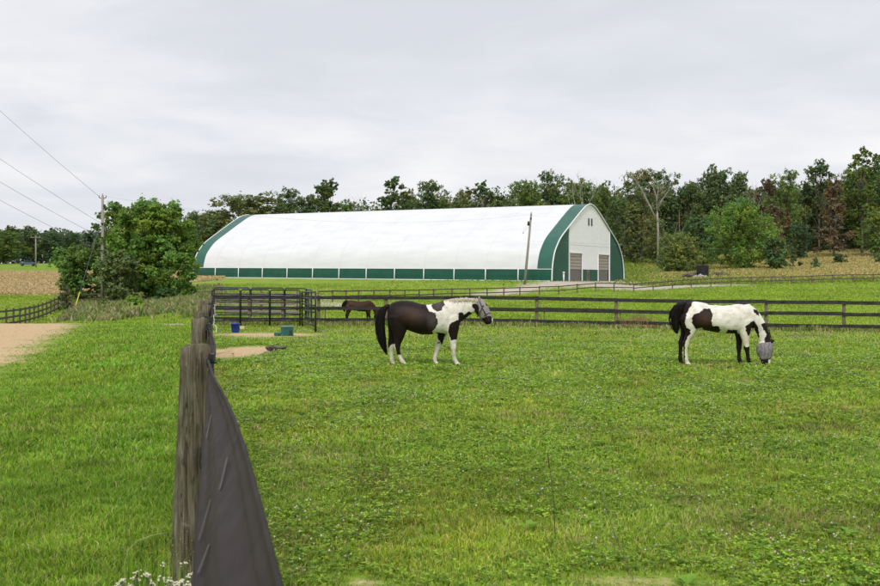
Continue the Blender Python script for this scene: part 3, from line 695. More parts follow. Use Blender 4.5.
        for w in (-.97, .085):
            fm = MB(); fm.bar(loc(s-.01, w, -.2), loc(s-.01, w, DZ), .035, .03); fm.build('door_jamb', M['whitepaint'], ed)
        for w in (-.45, .55):
            vt = panel('gable_vent', rect(w-.2, w+.2, 7.2, 8.15), mat('vent_grey', (.09, .09, .10), .5), s-.04, .03)
            f2 = MB()
            for k in range(6): f2.bar(loc(s-.06, w-.19, 7.28+k*.16), loc(s-.06, w+.19, 7.28+k*.16), .01, .02)
            f2.build('vent_louvres', M['darkmetal'], vt)
        for w in (T1, T2):
            sq = MB(); sq.bar(loc(s-.03, w, -.3), loc(s-.03, w, float(np.interp(abs(w), hw[np.argsort(hw)], hz[np.argsort(hw)]))-.1), .06, .05, up=(BV[0], BV[1], 0))
            sq.build('gable_trim', M['whitepaint'], e)
        sq = MB()
        for w in (-3.2, 0.05, 3.2): sq.bar(loc(s-.012, w, DH+.3 if abs(w) > 1 else DZ+.1), loc(s-.012, w, float(np.interp(abs(w), hw[np.argsort(hw)], hz[np.argsort(hw)]))-.4), .02, .012, up=(BV[0], BV[1], 0))
        sq.bar(loc(s-.012, T1, 4.6), loc(s-.012, T2, 4.6), .012, .02)
        sq.build('gable_seams', mat('seam_grey', (.68, .69, .70), .6), e)
    for s in (.02, BL-.02):
        t = MB(); t.tube([loc(s, w, z) for w, z in prof], .085, 6); t.build('arch_trim', M['whitepaint'], e, True)
    # white standpipe at the near corner
    g = Vector((BR[0], BR[1], 0))+Vector((BU[0]*-.8+BV[0]*-10.6, BU[1]*-.8+BV[1]*-10.6, BZ0))
    t = MB(); t.tube([g+Vector((0, 0, -.2)), g+Vector((0, 0, .95))], .10, 10); t.tube([g+Vector((0, 0, .95)), g+Vector((0, 0, 1.15))], [.15, .13], 10)
    tag(t.build('standpipe', M['whitepaint'], smooth=True), 'short white standpipe at the near front corner of the barn', 'pipe')
barn()

# ------------------------------------------------------------------ fences
def board_fence(name, poly, spacing, H, rails, rail_h, pw, mr, mp, label, cat='fence', first=None, over=.04, front=-1, xs=None):
    """poly: list of (px, D) the line follows"""
    pts = xs if xs else None
    e = empty(name, W(*poly[0])); tag(e, label, cat); base = e.location.copy()
    if pts is None:
        P2 = [Vector(W(*p)).to_2d() for p in poly]; pts = []; carry = 0
        for a, b in zip(P2, P2[1:]):
            l = (b-a).length; t = carry
            while t < l: pts.append(a+(b-a)*t/l); t += spacing
            carry = t-l
        pts.append(P2[-1])
    P3 = [Vector((p.x, p.y, float(ground(p.x, p.y)))) for p in pts]
    for i, p in enumerate(P3):
        d = (P3[min(i+1, len(P3)-1)]-P3[max(i-1, 0)]); d.z = 0; d.normalize(); nrm = Vector((d.y, -d.x, 0))
        mb = MB(); hh = H+over+random.uniform(-.03, .03); q = p-base; lean = Vector((random.gauss(0, .012), random.gauss(0, .012), 0))
        mb.tube([q+Vector((0, 0, -.3)), q+lean*.5+Vector((0, 0, hh*.5)), q+lean+Vector((0, 0, hh))], [pw, pw, pw*.92], 8)
        mb.build('post', mp, e, False)
    for zf in rails:
        mb = MB()
        for a, b in zip(P3, P3[1:]):
            d = (b-a); dd = Vector((d.x, d.y, 0)).normalized(); nrm = Vector((dd.y, -dd.x, 0))*(pw+.02)
            w1, w2 = random.gauss(0, .012), random.gauss(0, .012)
            mb.bar(a-base+nrm+Vector((0, 0, zf+w1)), b-base+nrm-d.normalized()*.006+Vector((0, 0, zf+w2)), .019, rail_h/2)
        mb.build('rail', mr, e)
    return e
MAINX = [(p-440)/F*(45.5-(p-318)/562*4.3) for p in (212, 249.6, 283, 318.6, 386, 463, 537, 616, 691, 766, 843.7, 923, 1004)]
MAINP = [Vector((x, 45.5-(p-318)/562*4.3)) for x, p in zip(MAINX, (212, 249.6, 283, 318.6, 386, 463, 537, 616, 691, 766, 843.7, 923, 1004))]
board_fence('board_fence', [(212, 46.3), (1004, 40)], 3.5, 1.28, (1.24, .75, .24), .15, .075, M['blackrail'], M['fpost'], 'black three board paddock fence running behind both paint horses', xs=MAINP)
board_fence('board_fence', [(318, 80), (363, 88), (432, 98), (520, 107), (610, 113), (700, 117), (790, 119), (880, 120), (960, 121)], 2.55, .98, (.92, .48), .11, .07, M['brownrail'], M['fpost'], 'low brown two board fence in the distance in front of the barn')
board_fence('board_fence', [(-45, 58), (0, 64), (22, 70), (41, 78), (58, 86)], 1.9, 1.2, (1.1, .68, .28), .13, .07, M['brownrail'], M['brownrail'], 'dark brown board fence dropping away beyond the dirt track on the left')
board_fence('pipe_fence', [(325, 49.5), (440, 48.8), (560, 47.8), (692, 46.8)], 3.6, .62, (.58, .12), .05, .03, M['blackrail'], M['fpost'], 'low thin railing just behind the black board fence')
board_fence('board_fence', [(62, 96), (90, 94), (120, 92)], 2.2, 1.0, (.9, .45), .1, .06, M['brownrail'], M['brownrail'], 'short faded board fence in the weeds left of the utility pole')

# flexible rail fence running past the camera
def flex_fence():
    e = empty('flexible_rail_fence', (-.064-.235*5.2, 5.2, 0))
    tag(e, 'grey wooden post fence with wide dark flexible rails running away from the camera', 'fence')
    o = Vector(e.location)
    mp = mat('mossy_grey_post', (.2, .17, .13), .9, spec=.15); N, L, b = nodes(mp)
    v = mapping(N, L, (9, 9, 1.1)); v2 = mapping(N, L, (2.5, 2.5, 2)); v3 = mapping(N, L, (60, 60, 3))
    n1 = noise(N, L, 3, 8, v, .65, 1.2); n2 = noise(N, L, 2.2, 6, v2, .6); n3 = noise(N, L, 1.5, 6, v3, .7)
    r1 = ramp(N, L, n1.outputs[0], [(.26, (.07, .058, .042)), (.42, (.165, .135, .095)), (.58, (.245, .21, .155)), (.75, (.35, .31, .24))])
    r2 = ramp(N, L, n2.outputs[0], [(.46, (0, 0, 0)), (.62, (1, 1, 1))]); moss = ramp(N, L, n3.outputs[0], [(.3, (.06, .07, .03)), (.7, (.16, .17, .09))])
    c = mixc(N, L, math_n(N, L, 'MULTIPLY', r2.outputs[0], .55), r1.outputs[0], moss.outputs[0])
    r3 = ramp(N, L, n3.outputs[0], [(.35, (.7, .7, .7)), (.6, (1.05, 1.05, 1.05))]); c = mixc(N, L, 1., c, r3.outputs[0], 'MULTIPLY')
    v4 = mapping(N, L, (34, 34, 1.4)); n6 = noise(N, L, 1.0, 3, v4, .5, 1.5); ck = ramp(N, L, n6.outputs[0], [(.475, (1, 1, 1)), (.497, (.22, .2, .18)), (.503, (.22, .2, .18)), (.525, (1, 1, 1))])
    c = mixc(N, L, .5, c, ck.outputs[0], 'MULTIPLY')
    n7 = noise(N, L, 26, 4, mapping(N, L, (1, 1, 1)), .6); li = ramp(N, L, n7.outputs[0], [(.64, (0, 0, 0)), (.70, (1, 1, 1))]); c = mixc(N, L, math_n(N, L, 'MULTIPLY', li.outputs[0], .5), c, (.33, .35, .26))
    L.new(c, b.inputs['Base Color']); h = math_n(N, L, 'ADD', math_n(N, L, 'ADD', n1.outputs[0], n3.outputs[0]), ck.outputs[0]); bump(N, L, b, h, .9, .012)
    posts = [(193.5, 5.2, 347.5, .073, .096), (198.5, 8.75, 320, .066, .08), (199, 12, 313, .067, .075), (206.5, 16, 306, .068, .075), (203.5, 19.5, 301.5, .1, .11), (208.5, 25, 300, .085, .09), (210, 32, 298.5, .08, .085), (211, 40, 296.5, .08, .085)]
    PT = []
    for k, (px, D, top, r1_, r2_) in enumerate(posts):
        t = P(px, top, D); g = float(ground(t.x, D)); n = 28; rows = 46 if k < 2 else 14; mb = MB(); vs = []; rr = random.Random(k+40)
        ph = [rr.uniform(0, 6.28) for _ in range(6)]
        for i in range(rows+1):
            f = i/rows; z = g-.3+(t.z-g+.3)*f; r = r2_+(r1_-r2_)*min(1, f*1.0)
            cx = t.x-(1-f)*.035*(k == 0)+.008*math.sin(f*5+ph[0]); cy = D
            for j in range(n):
                a = 2*PI*j/n
                q = r*(1+.05*math.cos(4*a+ph[4])+.035*math.sin(3*a+ph[1]+f*1.5)+.02*math.sin(7*a+ph[2]+f*3)-.05*max(0, math.cos(a*1-ph[3]-.4*math.sin(f*4)))**30+rr.gauss(0, .006))
                zz = z+(0 if i < rows else -.010*math.cos(a-2.1)+rr.gauss(0, .004))
                vs.append((cx+q*math.cos(a)-o.x, cy+q*math.sin(a)-o.y, zz))
        fs = [(i*n+j, i*n+(j+1) % n, (i+1)*n+(j+1) % n, (i+1)*n+j) for i in range(rows) for j in range(n)]
        ti = rows*n; b0 = len(vs)
        for sc in (.9, .45):
            for j in range(n):
                x, y, z = vs[ti+j]; cx, cy = t.x-o.x, D-o.y; vs.append((cx+(x-cx)*sc, cy+(y-cy)*sc, z+.008+rr.gauss(0, .0015)))
        fs += [(ti+j, ti+(j+1) % n, b0+(j+1) % n, b0+j) for j in range(n)]+[(b0+j, b0+(j+1) % n, b0+n+(j+1) % n, b0+n+j) for j in range(n)]+[tuple(b0+n+j for j in range(n))]
        mb.add(vs, fs); mb.build('post', mp, e, True); PT.append((t.x+r1_, D, t.z))
    mr = mat('dark_flexible_rail', (.03, .026, .026), .5, spec=.03); N, L, b = nodes(mr)
    v = mapping(N, L, (6, 1.2, 6)); nn = noise(N, L, 2.5, 5, v); r = ramp(N, L, nn.outputs[0], [(.3, (.036, .030, .030)), (.65, (.048, .040, .039))])
    vv = mapping(N, L, (14, 2, 14)); n5 = noise(N, L, 3, 8, vv, .6); r5 = ramp(N, L, n5.outputs[0], [(.55, (0, 0, 0)), (.8, (1, 1, 1))])
    L.new(mixc(N, L, math_n(N, L, 'MULTIPLY', r5.outputs[0], .12), r.outputs[0], (.13, .11, .095)), b.inputs['Base Color']); bump(N, L, b, nn.outputs[0], .05, .01)
    rg = ramp(N, L, n5.outputs[0], [(.35, (.5, .5, .5)), (.7, (.65, .65, .65))]); L.new(rg.outputs[0], b.inputs['Roughness'])
    def band(top, bot, name='rail', th=.004, groove=True):
        """top/bot: matched lists of 3D points"""
        def cr(l, m=9):
            o2 = []; l = [Vector(p) for p in l]
            for i in range(len(l)-1):
                p0, p1, p2, p3 = l[max(i-1, 0)], l[i], l[i+1], l[min(i+2, len(l)-1)]
                for k in range(m):
                    t = k/m; o2.append(.5*((2*p1)+(p2-p0)*t+(2*p0-5*p1+4*p2-p3)*t*t+(3*p1-p0-3*p2+p3)*t**3))
            return o2+[l[-1]]
        A, B = cr(top), cr(bot); n = len(A); K = 24; vs = []
        for i in range(n):
            t = (A[min(i+1, n-1)]-A[max(i-1, 0)]).normalized(); w = B[i]-A[i]; nr = t.cross(w).normalized()
            for sd in (-1, 1):
                for k in range(K+1):
                    f = k/K; prf = .0045*math.cos(f*PI*3)+.0035*max(0, math.cos(f*PI*2*2.5+PI))**8+(.003 if k in (0, K) else 0)
                    vs.append(A[i]+w*f+nr*(sd*(th*.5+(.0035 if k in (0, 1, K-1, K) else 0))+prf)-o)
        m = 2*(K+1); fs = []
        for i in range(n-1):
            a, c = i*m, (i+1)*m
            for k in range(K): fs += [(a+k, a+k+1, c+k+1, c+k), (a+K+1+k+1, a+K+1+k, c+K+1+k, c+K+1+k+1)]
            fs += [(a, c, c+K+1, a+K+1), (a+K, a+2*K+1, c+2*K+1, c+K)]
        for a in (0, (n-1)*m): fs += [(a+k, a+K+1+k, a+K+2+k, a+k+1) for k in range(K)]
        mb = MB(); mb.add(vs, fs); return mb.build(name, mr, e, True)
    def V3(px0, D, dh): return Vector(((px0-440)/F*D, D, CAMH-dh))
    tops = [(-1.2, .08, .36), (.2, .09, .37), (.8, .095, .375), (1.25, .098, .38), (1.8, .097, .38), (2.4, .093, .383), (3.2, .074, .385), (4.0, .042, .39), (4.7, .026, .395), (5.2, .014, .40)]
    T = [Vector((-.235*D+x, D, CAMH-dh)) for D, x, dh in tops]
    bots = [(-1.2, -.03, .475), (.2, -.025, .48), (.8, -.02, .485), (1.25, -.018, .49), (1.8, -.016, .495), (2.4, -.008, .50), (3.2, .002, .502), (4.0, .010, .505), (4.7, .016, .51), (5.2, .02, .51)]
    B = [Vector((-.235*D+x, D, CAMH-dh)) for D, x, dh in bots]
    x1, d1, z1 = PT[0]
    T[-1] = Vector((x1+.012, 5.17, z1-.055)); B[-1] = Vector((x1+.016, 5.17, z1-.17))
    band(T, B)
    for (xa, da, za), (xb, db, zb) in zip(PT, PT[1:]):
        tt, bb = [], []
        for i in range(5):
            f = i/4; s = math.sin(PI*f); px_ = xa+(xb-xa)*f+.012+.05*s*(db-da)/4; zz = (za-.05)*(1-f)+(zb-.05)*f-.05*s
            tt.append(Vector((px_, da+.03+(db-da)*f, zz))); bb.append(Vector((px_-.03*s+.004, da+.03+(db-da)*f, zz-.12)))
        band(tt, bb)
    for lv in (.45, .85):
        for (xa, da, za), (xb, db, zb) in list(zip([(x1-.0, -1.0, z1)]+PT, PT))[:6]:
            tt = [Vector((xa+(xb-xa)*f+.012 if da > 0 else -.235*(da+(db-da)*f)-.0+.012*f+.012, da+(db-da)*f, (za+(zb-za)*f)-.05-lv-.04*math.sin(PI*f))) for f in (0, .25, .5, .75, 1)]
            band(tt, [p+Vector((.003, 0, -.115)) for p in tt])
    # clamp on each post
    for k, (x, D, z) in enumerate(PT):
        mb = MB(); c = Vector((x+.012, D-.005, z-.075))-o
        mb.box(c, (.011, .028, .016)); mb.box(c+Vector((.012, 0, .02)), (.012, .02, .022)); mb.tube([c+Vector((-.02, 0, .0)), c+Vector((.035, 0, .0))], .008, 8)
        mb.build('clamp', M['steel'], e)
    # pale scuffs on the near rail: thin raised chalky marks following the strip
    msc = mat('pale_scuff', (.12, .108, .105), .8)
    def onband(D, f):
        i = [D for D, _, _ in tops]; tx = np.interp(D, i, [p.x for p in T]); tz = np.interp(D, i, [p.z for p in T]); bx = np.interp(D, i, [p.x for p in B]); bz = np.interp(D, i, [p.z for p in B])
        return Vector((tx+(bx-tx)*f, D, tz+(bz-tz)*f))-o
    for D1, f1, D2, f2, w in ((2.1, .56, 2.36, .36, .0035), (1.63, .92, 1.74, .76, .003), (3.05, .9, 3.4, .66, .003), (1.85, .93, 2.1, .74, .002)):
        sc = MB(); a, c = onband(D1, f1), onband(D2, f2); up = Vector((-.72, -.05, .7))*.0072
        sc.bar(a+up, c+up, w*.6, .0005, up=(-.7, 0, .7)); sc.build('scuff_mark', msc, e)
    # slack white electric rope along the line
    mb = MB(); pts = []
    for k in range(140):
        f = k/139; D = 9+f*32; base = np.interp(D, [p[1] for p in PT], [p[0] for p in PT]); zz = np.interp(D, [p[1] for p in PT], [p[2] for p in PT])
        pts.append(Vector((base+.09+.012*math.sin(k*.5), D, zz-.12+.03*math.sin(k*.35)))-o)
    mb.tube(pts, .005, 5); mb.build('electric_rope', mat('white_rope', (.55, .55, .52), .7), e, True)
flex_fence()

# ------------------------------------------------------------------ corral panels
def panel(a, b, H, label, rails=6, group='black steel corral panels'):
    a = Vector(a); b = Vector(b); e = empty('corral_panel', a); e['label'] = label; e['category'] = 'corral panel'; e['group'] = group
    v = b-a; mb = MB(); r = .03
    hs = [.22+(H-.22)*k/(rails-1) for k in range(rails)]
    fr = MB(); fr.tube([(0, 0, 0.0), (0, 0, H-.08), v.normalized()*.08+Vector((0, 0, H)), v-v.normalized()*.08+Vector((0, 0, H)), v+Vector((0, 0, H-.08)), v], r*1.15, 8, True)
    fr.build('frame', M['steel'], e, True)
    for h in hs[:-1]:
        mb = MB(); mb.tube([Vector((0, 0, h)), v+Vector((0, 0, h))], r, 7); mb.build('rail', M['steel'], e, True)
    n = max(1, round(v.length/1.5))
    for k in range(1, n):
        mb = MB(); q = v*(k/n); mb.box(q+Vector((0, 0, H/2+.1)), (.028, .012, H/2-.1), v); mb.build('upright', M['steel'], e)
    return e
def gp(px, D): return W(px, D, .02)
panel(gp(212, 44.2), gp(240, 44.1), 1.62, 'leftmost black tube corral panel at the end of the near post fence')
panel(gp(240.6, 44.1), gp(269.4, 44), 1.6, 'black tube corral panel above the blue bucket, second from the left')
panel(gp(270, 44), gp(300, 43.8), 1.58, 'black tube corral panel above the green step box, third from the left')
panel(gp(302, 43.6), gp(315.5, 37.4), 1.5, 'black corral panel turned towards the camera at the right end of the pen', 6)
panel(gp(214, 53), gp(250, 53), 1.55, 'left black corral panel in the back row of the pen', 5)
panel(gp(251, 53), gp(284, 53), 1.55, 'middle black corral panel in the back row of the pen', 5)
panel(gp(285, 53), gp(306, 52), 1.55, 'right black corral panel in the back row of the pen', 5)
panel(gp(306.5, 51.5), gp(311.5, 45), 1.55, 'black corral panel forming the far right side of the pen', 5)
def boards():
    g = W(225, 57); e = empty('old_board_wall', g); tag(e, 'weathered grey wooden boards fixed low behind the corral panels', 'board wall')
    w = W(297, 57); v = w-g
    for k in range(5):
        mb = MB(); z = .16+.24*k; a = Vector((0, 0, z)); b = v+Vector((random.uniform(-.6, .2), 0, z+random.gauss(0, .015))); mb.bar(a, b, .02, .085); mb.build('board', M['oldboards'], e)
    for k in range(3):
        mb = MB(); q = v*(k/2)+Vector((0, .07, 0)); mb.box(q+Vector((0, 0, .65)), (.06, .045, .7)); mb.build('post', M['fpost'], e)
boards()

# ------------------------------------------------------------------ small things by the pen
def bucket():
    g = W(235.3, 36.5, .0); n = 28; mb = MB(); prof = [(.135, 0), (.14, .01), (.168, .30), (.178, .30), (.178, .335), (.165, .335), (.16, .30), (.13, .03)]
    vs = [(r*math.cos(2*PI*j/n), r*math.sin(2*PI*j/n), z) for r, z in prof for j in range(n)]; k = len(prof)
    fs = [(i*n+j, i*n+(j+1) % n, (i+1)*n+(j+1) % n, (i+1)*n+j) for i in range(k-1) for j in range(n)]+[tuple(range(n))[::-1], tuple((k-1)*n+j for j in range(n))]
    mb.add(vs, fs); e = empty('feed_bucket', g+Vector((0, 0, .02))); tag(e, 'round blue plastic bucket on the bare ground in front of the corral panels', 'bucket')
    mb.build('tub', noisy('blue_plastic', (.008, .03, .32), (.012, .045, .40), (4, 4, 4), .35, 3, .05, spec=.5), e, True)
    h = MB(); h.tube([Vector((math.cos(t)*.18, -.17*math.sin(t)*.5-.03, .31-.14*math.sin(t))) for t in np.linspace(0, PI, 15)], .004, 6); h.build('handle', M['wire'], e, True)
    e.scale = (.98, .98, .98)
bucket()
def step_box():
    g = W(287.2, 34.8); e = empty('mounting_step', g, .12); tag(e, 'dark green plastic step box standing on the bare ground by the pen', 'step box')
    m = noisy('green_plastic', (.012, .085, .07), (.02, .12, .10), (3, 3, 3), .4, 3, .05, spec=.5)
    def rbox(name, c, h, mm, par, bev=.02):
        mb = MB(); mb.box(c, h); o = mb.build(name, mm, par); b = o.modifiers.new('b', 'BEVEL'); b.width = bev; b.segments = 3; return o
    rbox('body', (0, 0, .16), (.21, .2, .155), m, e); rbox('top', (0, 0, .327), (.225, .215, .018), noisy('pale_green_top', (.10, .2, .17), (.15, .26, .22), (5, 5, 5), .5, 3, .1), e, .012)
    rbox('lower_step', (-.33, -.02, .07), (.12, .18, .05), m, e)
    mb = MB(); mb.box((.12, -.203, .12), (.05, .008, .075)); mb.build('side_opening', M['darkmetal'], e)
    rbox('foot', (-.2, -.15, .025), (.03, .03, .025), m, e, .006); rbox('foot', (.18, -.15, .02), (.03, .03, .02), m, e, .006)
step_box()
def pan():
    g = W(276, 26.2, .02); n = 40; mb = MB(); rr = random.Random(3); vs = []
    prof = [(.20, 0), (.235, .015), (.275, .085), (.285, .10), (.275, .108), (.26, .09), (.215, .03), (.0, .028)]
    for r, z in prof:
        for j in range(n):
            a = 2*PI*j/n; vs.append((r*math.cos(a)*(1+.04*math.sin(2*a)), r*math.sin(a)*.95, z*(1+.15*math.sin(3*a+1))))
    fs = [(i*n+j, i*n+(j+1) % n, (i+1)*n+(j+1) % n, (i+1)*n+j) for i in range(len(prof)-1) for j in range(n)]+[tuple(range(n))[::-1]]
    mb.add(vs, fs); tag(mb.build('feed_pan', noisy('dusty_black_rubber', (.05, .045, .042), (.17, .15, .135), (4, 4, 4), .85, 4, .3), None, True, g), 'shallow dusty black rubber feed pan lying at the edge of the bare patch', 'feed pan')
pan()
def salt():
    g = W(242.3, 39.5, .09); mb = MB(); mb.box((0, 0, 0), (.12, .1, .09)); o = mb.build('salt_block', noisy('salt_yellow', (.55, .5, .25), (.66, .6, .36), (6, 6, 6), .8, 3, .2), None, False, g); o.scale = (.75, .75, .7); b = o.modifiers.new('b', 'BEVEL'); b.width = .03; b.segments = 3
    tag(o, 'pale yellow block on the ground just behind the blue bucket', 'salt block')
salt()
def junk():
    g = W(702.5, 141, -.03); e = empty('dumped_tank', g, .15); tag(e, 'square black plastic tank standing on the slope below the round shrub', 'tank')
    mk = noisy('black_plastic', (.01, .01, .011), (.03, .03, .032), (2, 2, 2), .5, 3, .1)
    mb = MB(); mb.box((0, 0, .95), (.7, .6, .85)); o = mb.build('body', mk, e); b = o.modifiers.new('b', 'BEVEL'); b.width = .12; b.segments = 3
    mb = MB(); mb.tube([(0, 0, 1.78), (0, 0, 1.92)], .22, 14); mb.build('lid', mk, e, True)
    mb = MB(); [mb.bar((x, -.65, .06), (x, .65, .06), .06, .06) for x in (-.6, 0, .6)]; mb.build('pallet', M['brownrail'], e)
    mb = MB()
    for k in range(4): mb.box((0, 0, .35+k*.4), (.715, .615, .02))
    mb.build('ribs', mk, e)
    def heap(px, D, n, sx, h, m, name, label, cat, s0=.15):
        g = W(px, D); mb = MB(); rr = random.Random(px)
        for _ in range(n):
            x = rr.gauss(0, sx*.45); y = rr.gauss(0, sx*.3); z = rr.random()*h*max(0, 1-abs(x)/sx)
            s = s0*rr.uniform(.5, 1.3); ax = Vector((rr.gauss(0, 1), rr.gauss(0, 1), rr.gauss(0, .5))); mb.box((x, y, z+s*.5), (s, s*rr.uniform(.5, 1), s*rr.uniform(.35, .8)), ax, Vector((.1, .2, 1)))
        tag(mb.build(name, m, None, False, g), label, cat, kind='stuff' if n > 60 else None)
    heap(700.5, 139, 26, .9, .35, noisy('pale_rubble', (.3, .29, .28), (.5, .49, .47), (3, 3, 3), .9, 3, .3), 'rubble_heap', 'heap of pale rubble at the foot of the black tank', 'rubble heap', .17)
    mb = MB(); rr = random.Random(9); g = W(690.5, 141)
    for k in range(7):
        a = rr.uniform(-.6, .6); c = Vector((rr.gauss(0, .35), rr.gauss(0, .3), .2+k*.07)); d = Vector((math.cos(a), math.sin(a), rr.gauss(0, .08)))*rr.uniform(.6, 1.0); mb.tube([c-d, c+d], rr.uniform(.1, .17), 8)
    tag(mb.build('log_pile', M['bark'], None, True, g), 'pile of dark logs left of the black tank', 'log pile')
    mb = MB(); g = W(719, 142); rr = random.Random(4)
    for k in range(14):
        c = Vector((rr.gauss(0, .9), rr.gauss(0, .3), rr.uniform(.1, .4))); d = Vector((rr.gauss(0, 1), rr.gauss(0, .6), rr.gauss(0, .35))).normalized()*rr.uniform(.4, .9); mb.tube([c-d, c+d*.2+Vector((0, 0, .1)), c+d], [.05, .04, .015], 6)
    mb.box((0, 0, .35), (.35, .3, .25), (1, .2, .1)); tag(mb.build('brush_pile', M['bark'], None, True, g), 'low dark brush pile right of the black tank', 'brush pile')
junk()
def dead_weeds():
    mb = MB(); rr = random.Random(2); g = W(640, 43.2)
    for k in range(420):
        x = rr.gauss(0, .55); x = max(-1.2, min(1.2, x)); y = rr.gauss(0, .2); h = rr.uniform(.25, .75)*(1-.3*abs(x)); a = rr.uniform(0, 6.28); l = rr.uniform(.05, .25)
        mb.tube([(x, y, 0), (x+math.cos(a)*l*.4, y+math.sin(a)*l*.4, h*.7), (x+math.cos(a)*l*1.3, y+math.sin(a)*l, h*rr.uniform(.75, 1))], [.006, .005, .003], 3, False)
    tag(mb.build('dry_weed_clump', noisy('dry_red_stems', (.28, .15, .09), (.42, .30, .15), (8, 8, 8), .9, 3, 0), None, False, g), 'dry reddish brown weed clump on the rails right of the middle fence post', 'weed clump')
    mb = MB(); a = W(622, 43.0, .12); b = W(657, 42.8, .13); mb.tube([a, b], .05, 10)
    tag(mb.build('ground_pole', noisy('faded_red_paint', (.3, .07, .05), (.42, .14, .1), (1, 6, 6), .7, 4, .1), None, True), 'faded red pole lying under the board fence among dry weeds', 'pole')
dead_weeds()

# ------------------------------------------------------------------ utility poles and wires
def pole(px, base_D, top_py, top_px, r, label, cross=True):
    g = W(px, base_D, -.2); t = P(top_px, top_py, base_D); e = empty('utility_pole', g); tag(e, label, 'utility pole')
    v = t-g; mb = MB(); mb.tube([Vector((0, 0, 0)), v*.5, v], [r, r*.85, r*.68], 14); mb.build('shaft', M['greypole'], e, True)
    return e, g, t, v
def insul(e, p, s=1.0):
    mb = MB(); mb.tube([p, p+Vector((0, 0, .06*s)), p+Vector((0, 0, .10*s)), p+Vector((0, 0, .18*s)), p+Vector((0, 0, .22*s))], [.03*s, .07*s, .045*s, .065*s, .02*s], 10); mb.build('insulator', M['porcelain'], e, True)
e1, g1, t1, v1 = pole(102.5, 93, 196, 103, .17, 'tall grey wooden utility pole in front of the big tree clump')
for dx, z in ((-.32, -.15), (.32, -.15)):
    mb = MB(); mb.bar(v1+Vector((0, 0, z-.1)), v1+Vector((dx, 0, z-.02)), .03, .03); mb.build('bracket', M['darkmetal'], e1); insul(e1, v1+Vector((dx, 0, z)))
insul(e1, v1)
mb = MB(); mb.box(v1+Vector((.2, -.1, -1.0)), (.08, .08, .2)); mb.build('cutout', M['darkmetal'], e1)
for dz in (-2.6, -3.9, -5.1):
    mb = MB(); mb.box(v1+Vector((0, -.16, dz)), (.1, .05, .08)); mb.build('cable_bracket', M['darkmetal'], e1)
def wire(a, b, sag, label, r=.012, cat='overhead wire', m='wire'):
    a = Vector(a); b = Vector(b); mb = MB(); pts = []
    for i in range(25):
        f = i/24; pts.append(a+(b-a)*f-Vector((0, 0, sag*4*f*(1-f)))-a)
    mb.tube(pts, r, 5); o = mb.build('overhead_wire', M[m], None, True, a); tag(o, label, cat, 'overhead wires'); return o
wire(t1+Vector((-.32, 0, -.05)), P(-300, -185, 60), .8, 'topmost wire climbing from the tall pole head to the upper left', .013)
wire(t1+Vector((0, -.2, -2.6)), P(-300, -68, 60), .8, 'second highest cable crossing the sky left of the tall pole', .013)
wire(t1+Vector((0, -.2, -3.9)), P(-300, -18, 60), .8, 'third highest cable crossing the sky left of the tall pole', .013)
wire(t1+Vector((0, -.2, -5.1)), P(-300, 16, 60), .8, 'lowest cable crossing the sky left of the tall pole', .013)
ga = W(74.5, 84); mb = MB(); A = t1+Vector((-.05, 0, -2.0)); mb.tube([A-ga, Vector((0, 0, 0))], .011, 6); ow = empty('guy_wire', ga); tag(ow, 'steel guy wire slanting from the tall pole down to a yellow guard', 'guy wire', 'overhead wires')
mb.build('cable', M['wire'], ow); mb = MB(); d = (A-ga).normalized(); mb.tube([d*.1, d*2.1], .045, 10); mb.build('guard', M['yellow'], ow, True)
e2, g2, t2, v2 = pole(524.5, 116, 213.5, 531.2, .16, 'leaning thin wooden pole standing in front of the barn roof')
mb = MB(); mb.tube([v2*.86+Vector((-.22, -.12, -.25)), v2*.86+Vector((-.22, -.12, .25))], .13, 12); mb.build('transformer', M['darkmetal'], e2, True)
mb = MB(); mb.box(v2*.93+Vector((.0, -.14, 0)), (.08, .05, .1)); mb.build('bracket', M['darkmetal'], e2); insul(e2, v2, .9)
mb = MB(); mb.tube([v2*.82+Vector((-.1, -.1, 0)), v2*.74+Vector((-.55, -.1, .1)), v2*.70+Vector((-.8, -.1, .4)), v2*.78+Vector((-.6, -.1, 0)), v2*.86+Vector((-.22, -.12, .2))], .012, 5); mb.build('drop_cable', M['wire'], e2, True)
insul(e2, v2*.73+Vector((-.72, -.1, -.1)), 1.0)
wire(t1+Vector((.32, 0, -.05)), t2+Vector((0, 0, -.1)), 1.6, 'thin wire spanning from the tall pole across the barn to the leaning pole', .006)
wire(t2+Vector((0, 0, -.3)), P(1500, 235, 130), .9, 'upper thin wire from the leaning pole across the wood', .006)
wire(t2+Vector((0, 0, -3.2)), P(1500, 258, 130), .9, 'lower thin wire from the leaning pole across the wood', .006)
e3, g3, t3, v3 = pole(36, 262, 235.5, 36, .2, 'small distant pale utility pole at the far end of the hayfield')
mb = MB(); mb.box(v3+Vector((0, -.2, -.5)), (1.3, .06, .08)); mb.build('crossarm', M['palebark'], e3); [insul(e3, v3+Vector((x, -.2, -.4)), 1.5) for x in (-1.1, 0, 1.1)]
